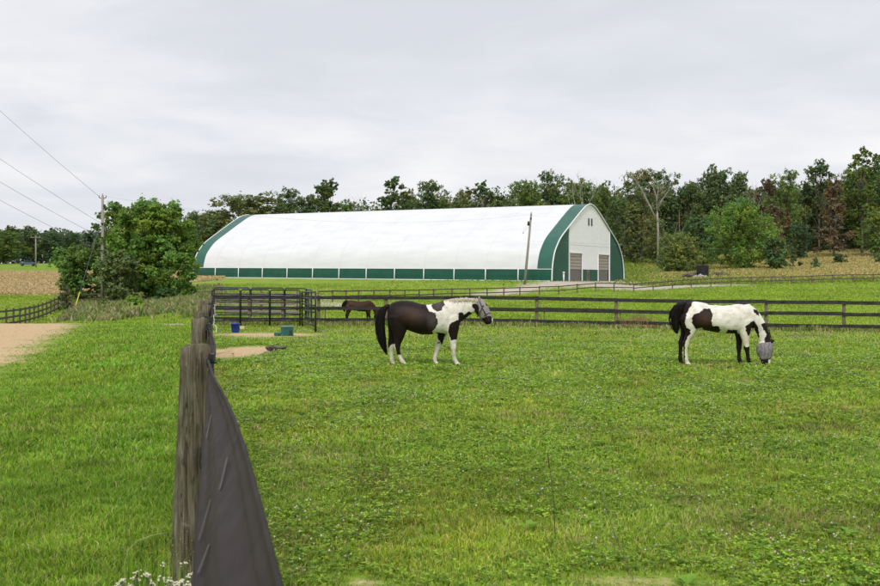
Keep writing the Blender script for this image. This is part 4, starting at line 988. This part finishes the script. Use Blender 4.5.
def car():
    g = W(28, 268); e = empty('parked_car', g+Vector((0, 0, .12)), .5); tag(e, 'tiny blue grey car parked beside the distant pale pole', 'car')
    mb = MB(); prof = [(-2.1, .3), (-2.15, .7), (-1.9, .88), (-1.2, .95), (-.7, 1.4), (.7, 1.42), (1.3, .98), (2.0, .85), (2.15, .6), (2.1, .3)]
    def ext(pr, w, mm, nm, par):
        q = MB(); n = len(pr); q.add([(x, -w, z) for x, z in pr]+[(x, w, z) for x, z in pr], [tuple(range(n))[::-1], tuple(range(n, 2*n))]+[(i, (i+1) % n, n+(i+1) % n, n+i) for i in range(n)]); return q.build(nm, mm, par)
    ext(prof, .85, mat('blue_grey_paint', (.12, .16, .24), .3, .3), 'body', e)
    ext([(-1.1, .97), (-.68, 1.36), (.66, 1.38), (1.15, 1.0)], .862, mat('car_glass', (.03, .035, .04), .1), 'window', e)
    for x in (-1.35, 1.35):
        for y in (-.86, .86):
            w = MB(); w.tube([(x, y-.1, .32), (x, y+.1, .32)], .33, 16); w.build('wheel', M['steel'], e, True)
car()

# ------------------------------------------------------------------ foreground plants
def yarrow(px, D, top, label, seed):
    rr = random.Random(seed); g = W(px, D); h = CAMH-(top-HOR)*D/F-g.z; e = empty('white_wildflower', g); tag(e, label, 'wildflower', 'white wildflowers at the near post')
    st = MB(); fl = MB(); lf = MB()
    for k in range(5):
        a = rr.uniform(0, 6.28); l = rr.uniform(.01, .06); hh = h*rr.uniform(.86, 1); tip = Vector((math.cos(a)*l, math.sin(a)*l, hh)); m = Vector((tip.x*.4, tip.y*.4, hh*.7)); st.tube([(0, 0, 0), m, tip], [.003, .0024, .0015], 5)
        for j in range(8):
            b = rr.uniform(0, 6.28); q = rr.uniform(0, .02); c = tip+Vector((math.cos(b)*q, math.sin(b)*q, rr.uniform(-.004, .012))); st.tube([m*.15+tip*.85-Vector((0, 0, .02)), c], .0009, 3, False)
            r = rr.uniform(.0035, .0065); fl.tube([c-Vector((0, 0, r*.6)), c, c+Vector((0, 0, r*.7))], [r*.4, r, r*.35], 7)
        for j in range(7):
            z = hh*rr.uniform(.1, .8); b = rr.uniform(0, 6.28); d = Vector((math.cos(b), math.sin(b), rr.uniform(.1, .7))); s = rr.uniform(.03, .07); c = Vector((0, 0, z)); u = d.cross(Vector((0, 0, 1))).normalized()*.005
            lf.add([c, c+d*s*.5+u, c+d*s, c+d*s*.5-u], [(0, 1, 2, 3)])
    st.build('stem', mat('stem_green', (.10, .16, .04), .7), e); fl.build('blossoms', mat('cream_petals', (.66, .62, .46), .8), e, True); lf.build('leaves', mat('weed_leaf', (.12, .2, .04), .7), e)
yarrow(152, 4.3, 564, 'cream wildflower head nearest the bottom left foot of the near post', 1)
yarrow(138, 4.35, 569, 'cream wildflower head second from the left of the near post', 2)
yarrow(118, 4.2, 576, 'leftmost cream wildflower head in the bottom left corner grass', 3)
yarrow(186, 4.2, 565, 'cream wildflower head directly in front of the near post', 4)
yarrow(178, 4.0, 574, 'lower cream wildflower head in front of the near post', 5)
yarrow(160, 4.0, 582, 'cream wildflower head cut by the bottom picture edge left of the near post', 6)
def ylw():
    n = 700; px = rng.uniform(105, 232, n); D = rng.uniform(4.0, 5.6, n); x = (px-440)/F*D; z = ground(x, D)+rng.uniform(.25, .62, n)*np.clip(1.2-abs(px-165)/90, .3, 1)
    O = np.array([(1, 0, 0), (0, 1, 0), (-1, 0, 0), (0, -1, 0), (0, 0, .7), (0, 0, -.7)]); r = rng.uniform(.0025, .0045, n)
    V = np.stack([x, D, z], -1)[:, None]+O[None]*r[:, None, None]; T = np.array([(0, 1, 4), (1, 2, 4), (2, 3, 4), (3, 0, 4), (1, 0, 5), (2, 1, 5), (3, 2, 5), (0, 3, 5)])
    C = np.repeat(pick(n, [(3, (.55, .5, .10)), (1, (.3, .36, .06))])[:, None], 6, 1).reshape(-1, 3)
    # stems as blades
    me = np_mesh('weed_buds', V.reshape(-1, 3), (np.arange(n)[:, None, None]*6+T[None]).ravel(), np.arange(n*8)*3, np.full(n*8, 3), C)
    tag(link('weed_buds', me, M['grass']), 'tiny yellow green weed buds clustered round the near post foot', 'weeds', kind='stuff')
    c = pick(n, LUSH); xs = x+rng.normal(0, .004, n); m2 = blades('weed_stems', xs, D, np.maximum(z-ground(x, D), .05), np.full(n, .004), c, .04)
    tag(link('weed_stems', m2, M['grass']), 'thin green weed stems carrying the buds round the near post foot', 'weeds', kind='stuff')
ylw()
def stalks():
    mb = MB(); g = W(556, 7.0); t = P(548, 452, 6.95)-g; mb.tube([(0, 0, 0), t*.5+Vector((.012, 0, 0)), t], [.0028, .0022, .0016], 6); mb.tube([t*.82, t*.92, t], [.002, .0045, .002], 6)
    tag(mb.build('grass_stalk', mat('dry_stalk_brown', (.08, .07, .03), .8), None, True, g), 'single tall thin dark grass stalk standing in the middle foreground', 'grass stalk')
    mb = MB(); g = W(122, 4.6); pts = [P(124, 562, 4.6), P(128, 550, 4.6), P(138, 541, 4.6), P(152, 536, 4.6), P(168, 533, 4.7)]; mb.tube([Vector((0, 0, 0))]+[p-g for p in pts], [.002]*6, 5)
    tag(mb.build('bent_grass_stalk', mat('pale_stalk', (.3, .36, .14), .8), None, True, g), 'pale bent grass stem arching towards the near post', 'grass stalk')
    mb = MB(); a = W(601, 7.3, .30)-W(634, 6.1); b = Vector((0, 0, .02)); g = W(634, 6.1); mb.tube([a, (a+b)*.5-Vector((0, 0, .03)), b], [.002, .003, .003], 6)
    tag(mb.build('fallen_twig', mat('twig_brown', (.12, .08, .05), .8), None, True, g), 'thin brown fallen twig on the straw patch at the bottom edge', 'twig')
stalks()

# ------------------------------------------------------------------ horses
ZS = 46.5*6.286
def pip(x, z, poly):
    ins = np.zeros(x.shape, bool); n = len(poly)
    for a in range(n):
        x1, y1 = poly[a]; x2, y2 = poly[(a+1) % n]
        ins ^= ((y1 > z) != (y2 > z)) & (x < (x2-x1)*(z-y1)/(y2-y1+1e-12)+x1)
    return ins
def loft(mb, st, yo, X0, Z0, n=20):
    """st: (x, z, half in plane, half width) in zoom units"""
    if len(st) > 10 and yo != 0: a = st[0]; st = [(a[0], a[1]-a[2]*.62, a[2]*.35, a[3]*.4), (a[0], a[1]-a[2]*.4, a[2]*.75, a[3]*.75)]+st
    pts = [((s[0]-X0)/ZS, yo if len(s) < 5 else yo+s[4]/ZS, (Z0-s[1])/ZS) for s in st]
    mb.tube(pts, [(s[2]/ZS, s[3]/ZS) for s in st], n)
def ring_body(mb, st, X0, Z0, n=28):
    """vertical rings (x, top, bottom, half width); egg shaped section"""
    vs = []
    for x, t, b, hw in st:
        c = (t+b)/2; h = (b-t)/2
        for j in range(n):
            a = 2*PI*j/n; ca, sa = math.cos(a), math.sin(a)
            w = hw*(abs(ca)**.9)*(1 if ca > 0 else -1)*(1-.12*sa)
            vs.append(((x-X0)/ZS, w/ZS, (Z0-c+h*sa)/ZS))
    k = len(st); fs = [(i*n+j, i*n+(j+1) % n, (i+1)*n+(j+1) % n, (i+1)*n+j) for i in range(k-1) for j in range(n)]
    fs += [tuple(range(n))[::-1], tuple((k-1)*n+j for j in range(n))]; mb.add(vs, fs)
def remesh(me, vox, sm=7):
    o = bpy.data.objects.new('tmp', me); COL.objects.link(o)
    r = o.modifiers.new('r', 'REMESH'); r.mode = 'VOXEL'; r.voxel_size = vox; r.use_smooth_shade = True
    s = o.modifiers.new('s', 'SMOOTH'); s.iterations = sm; s.factor = .5
    dg = bpy.context.evaluated_depsgraph_get(); dg.update(); m2 = bpy.data.meshes.new_from_object(o.evaluated_get(dg))
    bpy.data.objects.remove(o); return m2
mcoat = mat('horse_coat', (.5, .5, .5), .55, spec=.18); N, L, b = nodes(mcoat)
a = N.new('ShaderNodeAttribute'); a.attribute_name = 'col'; v = mapping(N, L, (1, 1, 1)); nn = noise(N, L, 9, 6, v)
r = ramp(N, L, nn.outputs[0], [(.3, (.72, .70, .66)), (.5, (.97, .96, .94)), (.65, (1.06, 1.06, 1.06))]); L.new(mixc(N, L, 1., a.outputs['Color'], r.outputs[0], 'MULTIPLY'), b.inputs['Base Color'])
n4 = noise(N, L, 160, 3, v); bump(N, L, b, n4.outputs[0], .15, .004)
mhair_dark = noisy('black_tail_hair', (.005, .004, .004), (.018, .014, .012), (30, 30, 3), .6, 3, .6, spec=.2)
mhair_pale = noisy('cream_mane_hair', (.48, .40, .27), (.70, .64, .50), (30, 30, 4), .6, 3, .6)
def colour(me, X0, Z0, fn):
    n = len(me.vertices); co = np.empty(n*3); me.vertices.foreach_get('co', co); co = co.reshape(-1, 3)
    jx = wob(co[:, 0]*1.0+co[:, 1], co[:, 2], .12, 71)*4; jz = wob(co[:, 2], co[:, 0]-co[:, 1], .1, 72)*4
    X = co[:, 0]*ZS+X0+jx; Zc = Z0-co[:, 2]*ZS+jz; c = fn(X, Zc, co)
    at = me.color_attributes.new('col', 'FLOAT_COLOR', 'POINT'); q = np.ones((n, 4), np.float32); q[:, :3] = c; at.data.foreach_set('color', q.ravel())
    if not me.materials: me.materials.append(mcoat)
def hair_strands(name, roots, drop, m, parent, rad=.006, n=1, seed=1, jitter=.02):
    rr = random.Random(seed); mb = MB()
    for p, d in zip(roots, drop):
        for _ in range(n):
            q = Vector(p)+Vector((rr.gauss(0, jitter), rr.gauss(0, jitter*.5), rr.gauss(0, jitter*.4))); dd = Vector(d)*rr.uniform(.7, 1.1)+Vector((rr.gauss(0, .02), rr.gauss(0, .01), 0))
            mb.tube([q, q+dd*.5+Vector((0, -.012, .01)), q+dd], [rad, rad*.9, rad*.2], 5)
    return mb.build(name, m, parent, True)
def tail(parent, pts, X0, Z0, m, seed, n=260):
    rr = random.Random(seed); mb = MB(); P3 = [Vector(((x-X0)/ZS, 0, (Z0-z)/ZS)) for x, z, w in pts]; ws = [w/ZS for _, _, w in pts]
    mb.tube(P3, [(w*.72, w*.5) for w in ws], 12)
    for _ in range(n):
        a = rr.uniform(0, 6.28); q = rr.uniform(.5, 1.05); l = rr.uniform(.55, 1.03); k = len(P3); ph = rr.uniform(0, 6); t = []
        for i in range(k):
            if i/(k-1) > l: break
            t.append(P3[i]+Vector((math.cos(a)*ws[i]*q+.008*math.sin(i+ph), math.sin(a)*ws[i]*q*.65, 0)))
        if len(t) > 2: mb.tube(t, [.008*(1-.75*i/(len(t)-1)) for i in range(len(t))], 4)
    return mb.build('tail', m, parent, True)

DARK = np.array([.014, .008, .007]); WHITE = np.array([.76, .73, .66])
def horse_standing():
    X0, Z0 = 380, 514; mb = MB()
    ring_body(mb, [(143, 150, 200, 22), (152, 132, 232, 46), (166, 117, 258, 66), (190, 107, 275, 80), (222, 101, 283, 87), (260, 101, 284, 89), (300, 106, 300, 96), (350, 121, 315, 103), (400, 128, 316, 101), (440, 118, 312, 92), (480, 107, 310, 80), (520, 100, 312, 70), (550, 108, 312, 62), (574, 150, 303, 46), (590, 195, 270, 24)], X0, Z0)
    loft(mb, [(505, 195, 95, 56), (545, 182, 90, 50), (580, 166, 78, 40), (620, 149, 62, 32), (662, 136, 50, 26), (700, 124, 40, 24)], 0, X0, Z0)
    loft(mb, [(704, 100, 22, 16), (716, 112, 32, 24), (725, 133, 42, 30), (737, 163, 45, 30), (755, 191, 38, 24), (768, 211, 31, 19), (778, 230, 30, 20), (784, 244, 24, 17), (787, 252, 12, 9)], 0, X0, Z0)
    loft(mb, [(716, 160, 26, 33), (722, 180, 24, 30)], 0, X0, Z0)
    for s in (-1, 1): loft(mb, [(716, 102, 13, 8, s*14), (718, 86, 11, 6, s*17), (720, 72, 3, 2, s*18)], 0, X0, Z0, 10)
    # legs: near side is -y
    loft(mb, [(205, 200, 62, 46), (214, 250, 60, 42), (217, 295, 44, 34), (213, 335, 30, 25), (205, 368, 24, 19), (203, 392, 21, 17), (209, 418, 14, 13), (219, 448, 12, 11), (229, 470, 13, 12), (237, 481, 15, 14), (247, 494, 12, 12), (254, 501, 15, 15), (259, 514, 20, 18)], -.135, X0, Z0)
    loft(mb, [(190, 200, 55, 44), (186, 255, 48, 38), (180, 305, 36, 30), (170, 345, 26, 22), (162, 372, 22, 18), (162, 396, 19, 16), (163, 425, 13, 12), (164, 458, 12, 11), (166, 475, 14, 13), (171, 490, 12, 12), (174, 500, 15, 15), (177, 513, 19, 18)], .135, X0, Z0)
    loft(mb, [(540, 215, 60, 34), (546, 262, 50, 34), (551, 305, 34, 28), (553, 345, 24, 21), (555, 378, 19, 17), (556, 398, 20, 18), (557, 420, 13, 13), (560, 450, 12, 11), (563, 470, 14, 13), (571, 484, 12, 12), (577, 493, 15, 15), (583, 507, 19, 18)], -.125, X0, Z0)
    loft(mb, [(505, 230, 50, 34), (495, 280, 42, 30), (484, 325, 29, 24), (470, 362, 21, 19), (459, 392, 19, 17), (455, 405, 18, 16), (448, 430, 13, 12), (441, 458, 12, 11), (438, 472, 14, 13), (441, 486, 12, 12), (444, 494, 15, 15), (448, 506, 19, 18)], .125, X0, Z0)
    me = remesh(mb.mesh('h'), .0135)
    dark = [([(40, 40), (350, 40), (385, 130), (402, 165), (440, 178), (459, 225), (450, 265), (425, 290), (430, 340), (245, 340), (228, 440), (203, 440), (190, 372), (165, 378), (150, 400), (40, 400)], 0),
            ([(415, 132), (432, 112), (460, 90), (494, 88), (500, 125), (482, 158), (455, 170), (430, 155)], 0),
            ([(528, 250), (558, 232), (585, 222), (588, 176), (608, 172), (622, 192), (655, 168), (672, 178), (640, 212), (600, 238), (590, 270), (578, 345), (538, 348), (524, 300)], 0),
            ([(448, 300), (508, 300), (500, 340), (482, 385), (470, 360), (452, 335)], 1), ([(448, 300), (500, 306), (470, 330)], 0),
            ([(455, 362), (472, 362), (468, 374), (455, 374)], 1),
            ([(668, 122), (695, 118), (712, 128), (716, 165), (712, 208), (690, 190), (690, 158), (676, 146)], 0),
            ([(738, 212), (765, 200), (792, 198), (799, 225), (790, 248), (745, 256), (730, 235)], 0), ([(752, 112), (775, 128), (778, 140), (760, 130)], 0)]
    def fn(X, Zc, co):
        c = np.tile(WHITE, (len(X), 1)); c[(X > 700) & (Zc < 215)] = (.30, .275, .27)
        for p, side in dark:
            k = pip(X, Zc, p)
            if side == 1: k &= co[:, 1] > 0
            c[k] = DARK
        # brown sheen of the flank, grey roaning near the patch edge
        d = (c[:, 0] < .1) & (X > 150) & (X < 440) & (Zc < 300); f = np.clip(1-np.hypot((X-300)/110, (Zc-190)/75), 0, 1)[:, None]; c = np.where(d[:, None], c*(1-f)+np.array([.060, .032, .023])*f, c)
        g1 = np.clip(1-np.hypot((X-432)/48, (Zc-235)/75), 0, 1)**.7; g2 = np.clip(1-np.hypot((X-462)/60, (Zc-125)/60), 0, 1)**.7; k = c[:, 0] < .2
        c[k] += (np.maximum(g1, g2)[:, None]*np.array([.06, .052, .05]))[k]
        c[(Zc > 502)] = (.20, .17, .13); lower = (Zc > 380) & (Zc <= 502) & (c[:, 0] > .4); c[lower] *= np.array([.86, .84, .78])
        return c
    colour(me, X0, Z0, fn)
    D = 21.5; loc = W(365+X0/6.286, D); e = empty('paint_horse', loc+Vector((0, 0, -.015))); tag(e, 'dark brown and white paint horse standing in profile with raised head and halter', 'horse')
    link('body', me, None, e)
    tail(e, [(155, 132, 14), (135, 138, 18), (112, 160, 24), (98, 205, 28), (95, 260, 30), (99, 310, 29), (107, 355, 25), (118, 395, 18), (130, 425, 10), (137, 442, 3)], X0, Z0, mhair_dark, 1)
    cr = [(500, 103), (520, 99), (545, 93), (570, 90), (600, 88), (630, 87), (660, 88), (685, 90), (705, 92)]
    roots = [((x-X0)/ZS, -.02, (Z0-z)/ZS) for x, z in [(500+i*4.1, float(np.interp(500+i*4.1, [c[0] for c in cr], [c[1] for c in cr]))) for i in range(51)]]
    hair_strands('mane', roots, [(.02, -.075, -.05-.06*random.random()) for _ in roots], mhair_pale, e, .008, 4, 3)
    hair_strands('forelock', [((722-X0)/ZS, 0, (Z0-92)/ZS)]*10, [(.09, 0, -.1)]*10, mhair_pale, e, .007, 1, 4, .012)
    # halter
    hal = MB(); q = lambda x, z, y: Vector(((x-X0)/ZS, y/ZS, (Z0-z)/ZS))
    for s in (-1, 1):
        hal.tube([q(716, 92, s*8), q(722, 112, s*27), q(738, 152, s*32), q(757, 188, s*26)], .011, 6); hal.tube([q(706, 205, s*5), q(712, 190, s*27), q(728, 160, s*33), q(735, 140, s*32), q(752, 118, s*14)], .010, 6)
        hal.tube([q(757, 188, s*27), q(786, 178, s*12)], .010, 6); hal.tube([q(757, 188, s*27), q(735, 212, s*12)], .010, 6); hal.tube([q(757, 188, s*26), q(772, 212, s*22), q(778, 235, s*20)], .009, 6)
    hal.build('halter', noisy('purple_webbing', (.05, .03, .055), (.10, .06, .10), (20, 20, 20), .7, 3, .1), e, True)
    ey = MB()
    for s in (-1, 1): ey.tube([q(741, 136, s*27), q(741, 136, s*31.5), q(741, 136, s*33)], [.018, .016, .004], 10)
    ey.build('eyes', mat('eye_dark', (.01, .008, .006), .15, spec=.6), e, True)
    return e
GR_TR = [(172, 140, 210, 24), (180, 118, 238, 44), (192, 103, 254, 60), (215, 92, 262, 75), (255, 86, 263, 84), (300, 93, 266, 90), (345, 103, 275, 94), (400, 108, 284, 95), (450, 107, 288, 90), (495, 101, 289, 82), (530, 96, 287, 74), (560, 99, 282, 64), (586, 120, 274, 46), (602, 160, 255, 24)]
def grazing(e, colfn, head_mask=True, seed=1, yaw=0):
    X0, Z0 = 380, 492; mb = MB()
    ring_body(mb, GR_TR, X0, Z0)
    loft(mb, [(535, 165, 74, 56), (565, 168, 72, 48), (597, 185, 62, 40), (626, 207, 49, 32), (652, 238, 41, 26), (670, 275, 37, 23), (680, 308, 36, 22), (686, 330, 34, 22)], 0, X0, Z0)
    loft(mb, [(690, 318, 20, 14), (690, 332, 34, 24), (687, 362, 45, 31), (685, 395, 46, 30), (688, 425, 38, 24), (690, 450, 31, 19), (691, 472, 30, 20), (690, 486, 25, 18), (690, 495, 12, 10)], 0, X0, Z0)
    for s in (-1, 1): loft(mb, [(716, 344, 12, 8, s*12), (728, 334, 10, 6, s*16), (742, 323, 3, 2, s*19)], 0, X0, Z0, 10)
    loft(mb, [(208, 190, 58, 44), (218, 235, 52, 38), (221, 268, 34, 30), (212, 302, 24, 22), (198, 332, 20, 18), (192, 352, 21, 17), (191, 375, 14, 13), (192, 410, 12, 11), (193, 435, 13, 12), (194, 450, 15, 14), (200, 466, 12, 12), (204, 475, 15, 15), (208, 490, 20, 18)], -.13, X0, Z0)
    loft(mb, [(200, 190, 52, 42), (204, 235, 44, 36), (202, 268, 33, 29), (193, 302, 24, 22), (180, 330, 20, 18), (174, 350, 20, 16), (171, 375, 14, 13), (169, 410, 12, 11), (168, 435, 13, 12), (168, 448, 15, 14), (171, 464, 12, 12), (173, 474, 15, 15), (175, 490, 19, 18)], .13, X0, Z0)
    loft(mb, [(550, 205, 58, 34), (552, 250, 44, 32), (556, 292, 31, 26), (560, 328, 22, 20), (565, 358, 18, 16), (567, 376, 19, 17), (570, 398, 13, 13), (574, 428, 12, 11), (577, 448, 14, 13), (583, 464, 12, 12), (586, 474, 15, 15), (590, 488, 19, 18)], -.12, X0, Z0)
    loft(mb, [(535, 215, 50, 34), (534, 262, 38, 30), (535, 300, 27, 24), (534, 338, 19, 18), (533, 362, 18, 16), (533, 382, 17, 16), (533, 410, 12, 12), (533, 436, 12, 11), (535, 452, 14, 13), (540, 466, 12, 12), (543, 474, 15, 15), (547, 488, 18, 18)], .12, X0, Z0)
    me = remesh(mb.mesh('g'), .0135); colour(me, X0, Z0, colfn); link('body', me, None, e)
    tail(e, [(200, 100, 12), (182, 98, 20), (158, 112, 32), (140, 150, 40), (133, 195, 40), (133, 235, 33), (138, 268, 22), (143, 290, 8)], X0, Z0, mhair_dark, seed)
    q = lambda x, z, y: Vector(((x-X0)/ZS, y/ZS, (Z0-z)/ZS))
    cr = [(590, 112), (620, 138), (650, 170), (675, 205), (695, 245), (708, 285), (714, 320)]
    roots = [q(x, z+2, 6) for x, z in [(np.interp(t, range(7), [c[0] for c in cr]), np.interp(t, range(7), [c[1] for c in cr])) for t in np.linspace(0, 6, 40)]]
    return e, q, roots
def horse_grazing():
    dk = [([(140, 60), (238, 86), (218, 120), (194, 160), (180, 215), (192, 250), (216, 262), (214, 290), (198, 312), (186, 350), (183, 520), (100, 520)], 0),
          ([(222, 190), (236, 165), (265, 155), (300, 130), (335, 130), (351, 165), (340, 205), (350, 240), (385, 238), (400, 262), (394, 300), (330, 290), (290, 252), (250, 258), (226, 226)], 0),
          ([(443, 262), (505, 262), (522, 305), (436, 300)], 0), ([(552, 240), (585, 215), (612, 206), (622, 245), (590, 275), (575, 302), (555, 272)], 0), ([(606, 205), (618, 215), (636, 245), (650, 300), (645, 345), (625, 290)], 0),
          ([(308, 80), (420, 90), (570, 80), (585, 102), (560, 104), (500, 103), (420, 113), (330, 106)], 0), ([(608, 130), (640, 140), (648, 180), (626, 170), (612, 155)], 0),
          ([(655, 228), (690, 215), (720, 280), (730, 340), (706, 352), (676, 356), (680, 318), (690, 292)], 0), ([(500, 305), (548, 300), (550, 520), (500, 520)], 2), ([(500, 290), (556, 290), (560, 520), (500, 520)], 1),
          ([(546, 300), (556, 330), (556, 372), (600, 360), (620, 520), (540, 520), (544, 380), (520, 330), (530, 310)], 2), ([(655, 440), (705, 440), (703, 520), (650, 520)], 0)]
    def fn(X, Zc, co):
        c = np.tile(WHITE*1.02, (len(X), 1))
        for p, s in dk:
            k = pip(X, Zc, p)
            if s == 1: k &= co[:, 1] > 0.01
            if s == 2: k &= (co[:, 1] <= 0.01) & (Zc > 365)
            c[k] = DARK
        far = (co[:, 1] > .03) & (X < 215) & (Zc > 285); c[far] = DARK
        d = (c[:, 0] < .1) & (X > 215) & (X < 360); f = np.clip(1-np.hypot((X-300)/70, (Zc-200)/60), 0, 1)[:, None]; c = np.where(d[:, None], c*(1-f)+np.array([.075, .038, .026])*f, c)
        c[(Zc > 482) & (X < 640)] = (.16, .13, .10); c[(X > 715) & (Zc < 355)] = DARK
        k = (X > 703) & (Zc > 440); c[k] = WHITE
        w = (Zc > 290) & (c[:, 0] > .4) & (X < 640); c[w] *= np.array([.9, .88, .8])
        return c
    D = 21.6; px = 655+380/6.286; e = empty('paint_horse', W(px, D)+Vector((0, 0, -.01)), -.10)
    tag(e, 'mostly white paint horse with dark patches grazing head down in a grey fly mask', 'horse')
    e, q, roots = grazing(e, fn, seed=5)
    hair_strands('mane', roots, [(.03, .07, -.06-.04*random.random()) for _ in roots], mhair_dark, e, .008, 4, 6)
    # fly mask: a fitted sleeve a little larger than the head
    mb = MB(); st = [(688, 342, 38, 28), (687, 362, 52, 36), (685, 390, 54, 36), (687, 415, 47, 31), (689, 438, 38, 25), (690, 449, 36, 23)]
    n = 26; vs = []
    for o_ in (0, -1.2):
        for x, z, a, w in st:
            for j in range(n):
                t = 2*PI*j/n; vs.append(q(x+(a+o_)*math.cos(t), z-4*math.cos(t), (w+o_)*math.sin(t)))
    k = len(st); fs = []
    for i in range(k-1):
        for j in range(n):
            j2 = (j+1) % n; fs += [(i*n+j, i*n+j2, (i+1)*n+j2, (i+1)*n+j), (k*n+i*n+j2, k*n+i*n+j, k*n+(i+1)*n+j, k*n+(i+1)*n+j2)]
    for j in range(n): j2 = (j+1) % n; fs += [(j, k*n+j, k*n+j2, j2), ((k-1)*n+j, (k-1)*n+j2, k*n+(k-1)*n+j2, k*n+(k-1)*n+j)]
    mb.add(vs, fs)
    mk = mat('grey_fly_mesh', (.3, .28, .29), .8); N, L, b = nodes(mk); v = mapping(N, L, (1, 1, 1), 'Object'); wv = N.new('ShaderNodeTexWave'); wv.inputs['Scale'].default_value = 4; wv.inputs['Distortion'].default_value = 9; wv.inputs['Detail Scale'].default_value = 4; L.new(v, wv.inputs['Vector'])
    r = ramp(N, L, wv.outputs['Color'], [(.2, (.17, .155, .16)), (.7, (.27, .25, .26))]); L.new(r.outputs[0], b.inputs['Base Color']); bump(N, L, b, wv.outputs['Color'], .4, .01)
    mb.build('fly_mask', mk, e, True)
horse_grazing()
e = horse_standing()
def pony():
    def fn(X, Zc, co):
        c = np.tile(np.array([.050, .022, .014]), (len(X), 1)); f = np.clip(1-np.hypot((X-330)/170, (Zc-230)/70), 0, 1)[:, None]; c = c*(1-f)+np.array([.095, .045, .026])*f
        c[(Zc > 330)] = (.014, .010, .009); c[Zc > 480] = (.06, .05, .04); c[(X > 650) & (Zc > 440)] = (.02, .015, .012); return c
    D = 46.9; e = empty('brown_pony', W(358.5, D)+Vector((0, 0, 0))); tag(e, 'dark brown horse grazing behind the board fence left of the standing paint horse', 'horse')
    e, q, roots = grazing(e, fn, seed=8); hair_strands('mane', roots, [(.02, -.05, -.07)]*len(roots), mhair_dark, e, .009, 3, 9)
    e.scale = (.80, .80, .78); e.rotation_euler = (0, 0, .12)
pony()

# ------------------------------------------------------------------ sky, sun, camera
EL, AZ = math.radians(50), math.radians(190)      # sun to the left and behind the camera (azimuth clockwise from +Y)
w = bpy.data.worlds.new('World'); SC.world = w; w.use_nodes = True; N, L = w.node_tree.nodes, w.node_tree.links
bg = N['Background']; bg.inputs['Strength'].default_value = .1
sky = N.new('ShaderNodeTexSky'); sky.sky_type = 'NISHITA'; sky.sun_disc = False; sky.sun_elevation = EL; sky.sun_rotation = AZ
tc = N.new('ShaderNodeTexCoord'); sx = N.new('ShaderNodeSeparateXYZ'); L.new(tc.outputs['Generated'], sx.inputs[0])
zc = math_n(N, L, 'MAXIMUM', sx.outputs[2], 0.0); zc = math_n(N, L, 'ADD', zc, .2)
cb = N.new('ShaderNodeCombineXYZ'); L.new(math_n(N, L, 'DIVIDE', sx.outputs[0], zc), cb.inputs[0]); L.new(math_n(N, L, 'DIVIDE', sx.outputs[1], zc), cb.inputs[1])
mp = N.new('ShaderNodeMapping'); mp.inputs['Scale'].default_value = (.9, 1.15, 1); mp.inputs['Rotation'].default_value = (0, 0, .25); mp.inputs['Location'].default_value = (3.1, 1.7, 0); L.new(cb.outputs[0], mp.inputs['Vector'])
n1 = noise(N, L, .9, 7, mp.outputs[0], .52, .6); n2 = noise(N, L, 2.6, 6, mp.outputs[0], .55, .3)
s = math_n(N, L, 'ADD', math_n(N, L, 'MULTIPLY', n1.outputs[0], .7), math_n(N, L, 'MULTIPLY', n2.outputs[0], .3))
cr = ramp(N, L, s, [(.38, (6.7, 6.85, 7.35)), (.46, (7.2, 7.35, 7.8)), (.54, (8.0, 8.05, 8.35)), (.63, (8.9, 8.8, 8.9))])
L.new(mixc(N, L, .95, sky.outputs[0], cr.outputs[0]), bg.inputs['Color'])
sl = bpy.data.lights.new('sun', 'SUN'); sl.energy = 1.9; sl.angle = math.radians(9); sl.color = (1, .965, .91)
so = bpy.data.objects.new('sun', sl); COL.objects.link(so)
d = Vector((math.sin(AZ)*math.cos(EL), math.cos(AZ)*math.cos(EL), math.sin(EL))); so.rotation_euler = d.to_track_quat('Z', 'Y').to_euler()
cam = bpy.data.cameras.new('camera'); co = bpy.data.objects.new('camera', cam); COL.objects.link(co); SC.camera = co
cam.sensor_width = 36; cam.lens = 36*F/880; cam.clip_start = .05; cam.clip_end = 8000
co.location = (0, 0, CAMH); co.rotation_euler = (math.radians(90)-math.atan(13/F), 0, 0)
cam.dof.use_dof = True; cam.dof.focus_distance = 24; cam.dof.aperture_fstop = 9
SC.view_settings.view_transform = 'Standard'; SC.view_settings.look = 'None'; SC.view_settings.gamma = 1; SC.view_settings.exposure = 0.12
SC.view_settings.use_curve_mapping = False
SC.cycles.max_bounces = 6; SC.cycles.diffuse_bounces = 3; SC.cycles.transmission_bounces = 3
SC.render.resolution_x = 1024; SC.render.resolution_y = 682
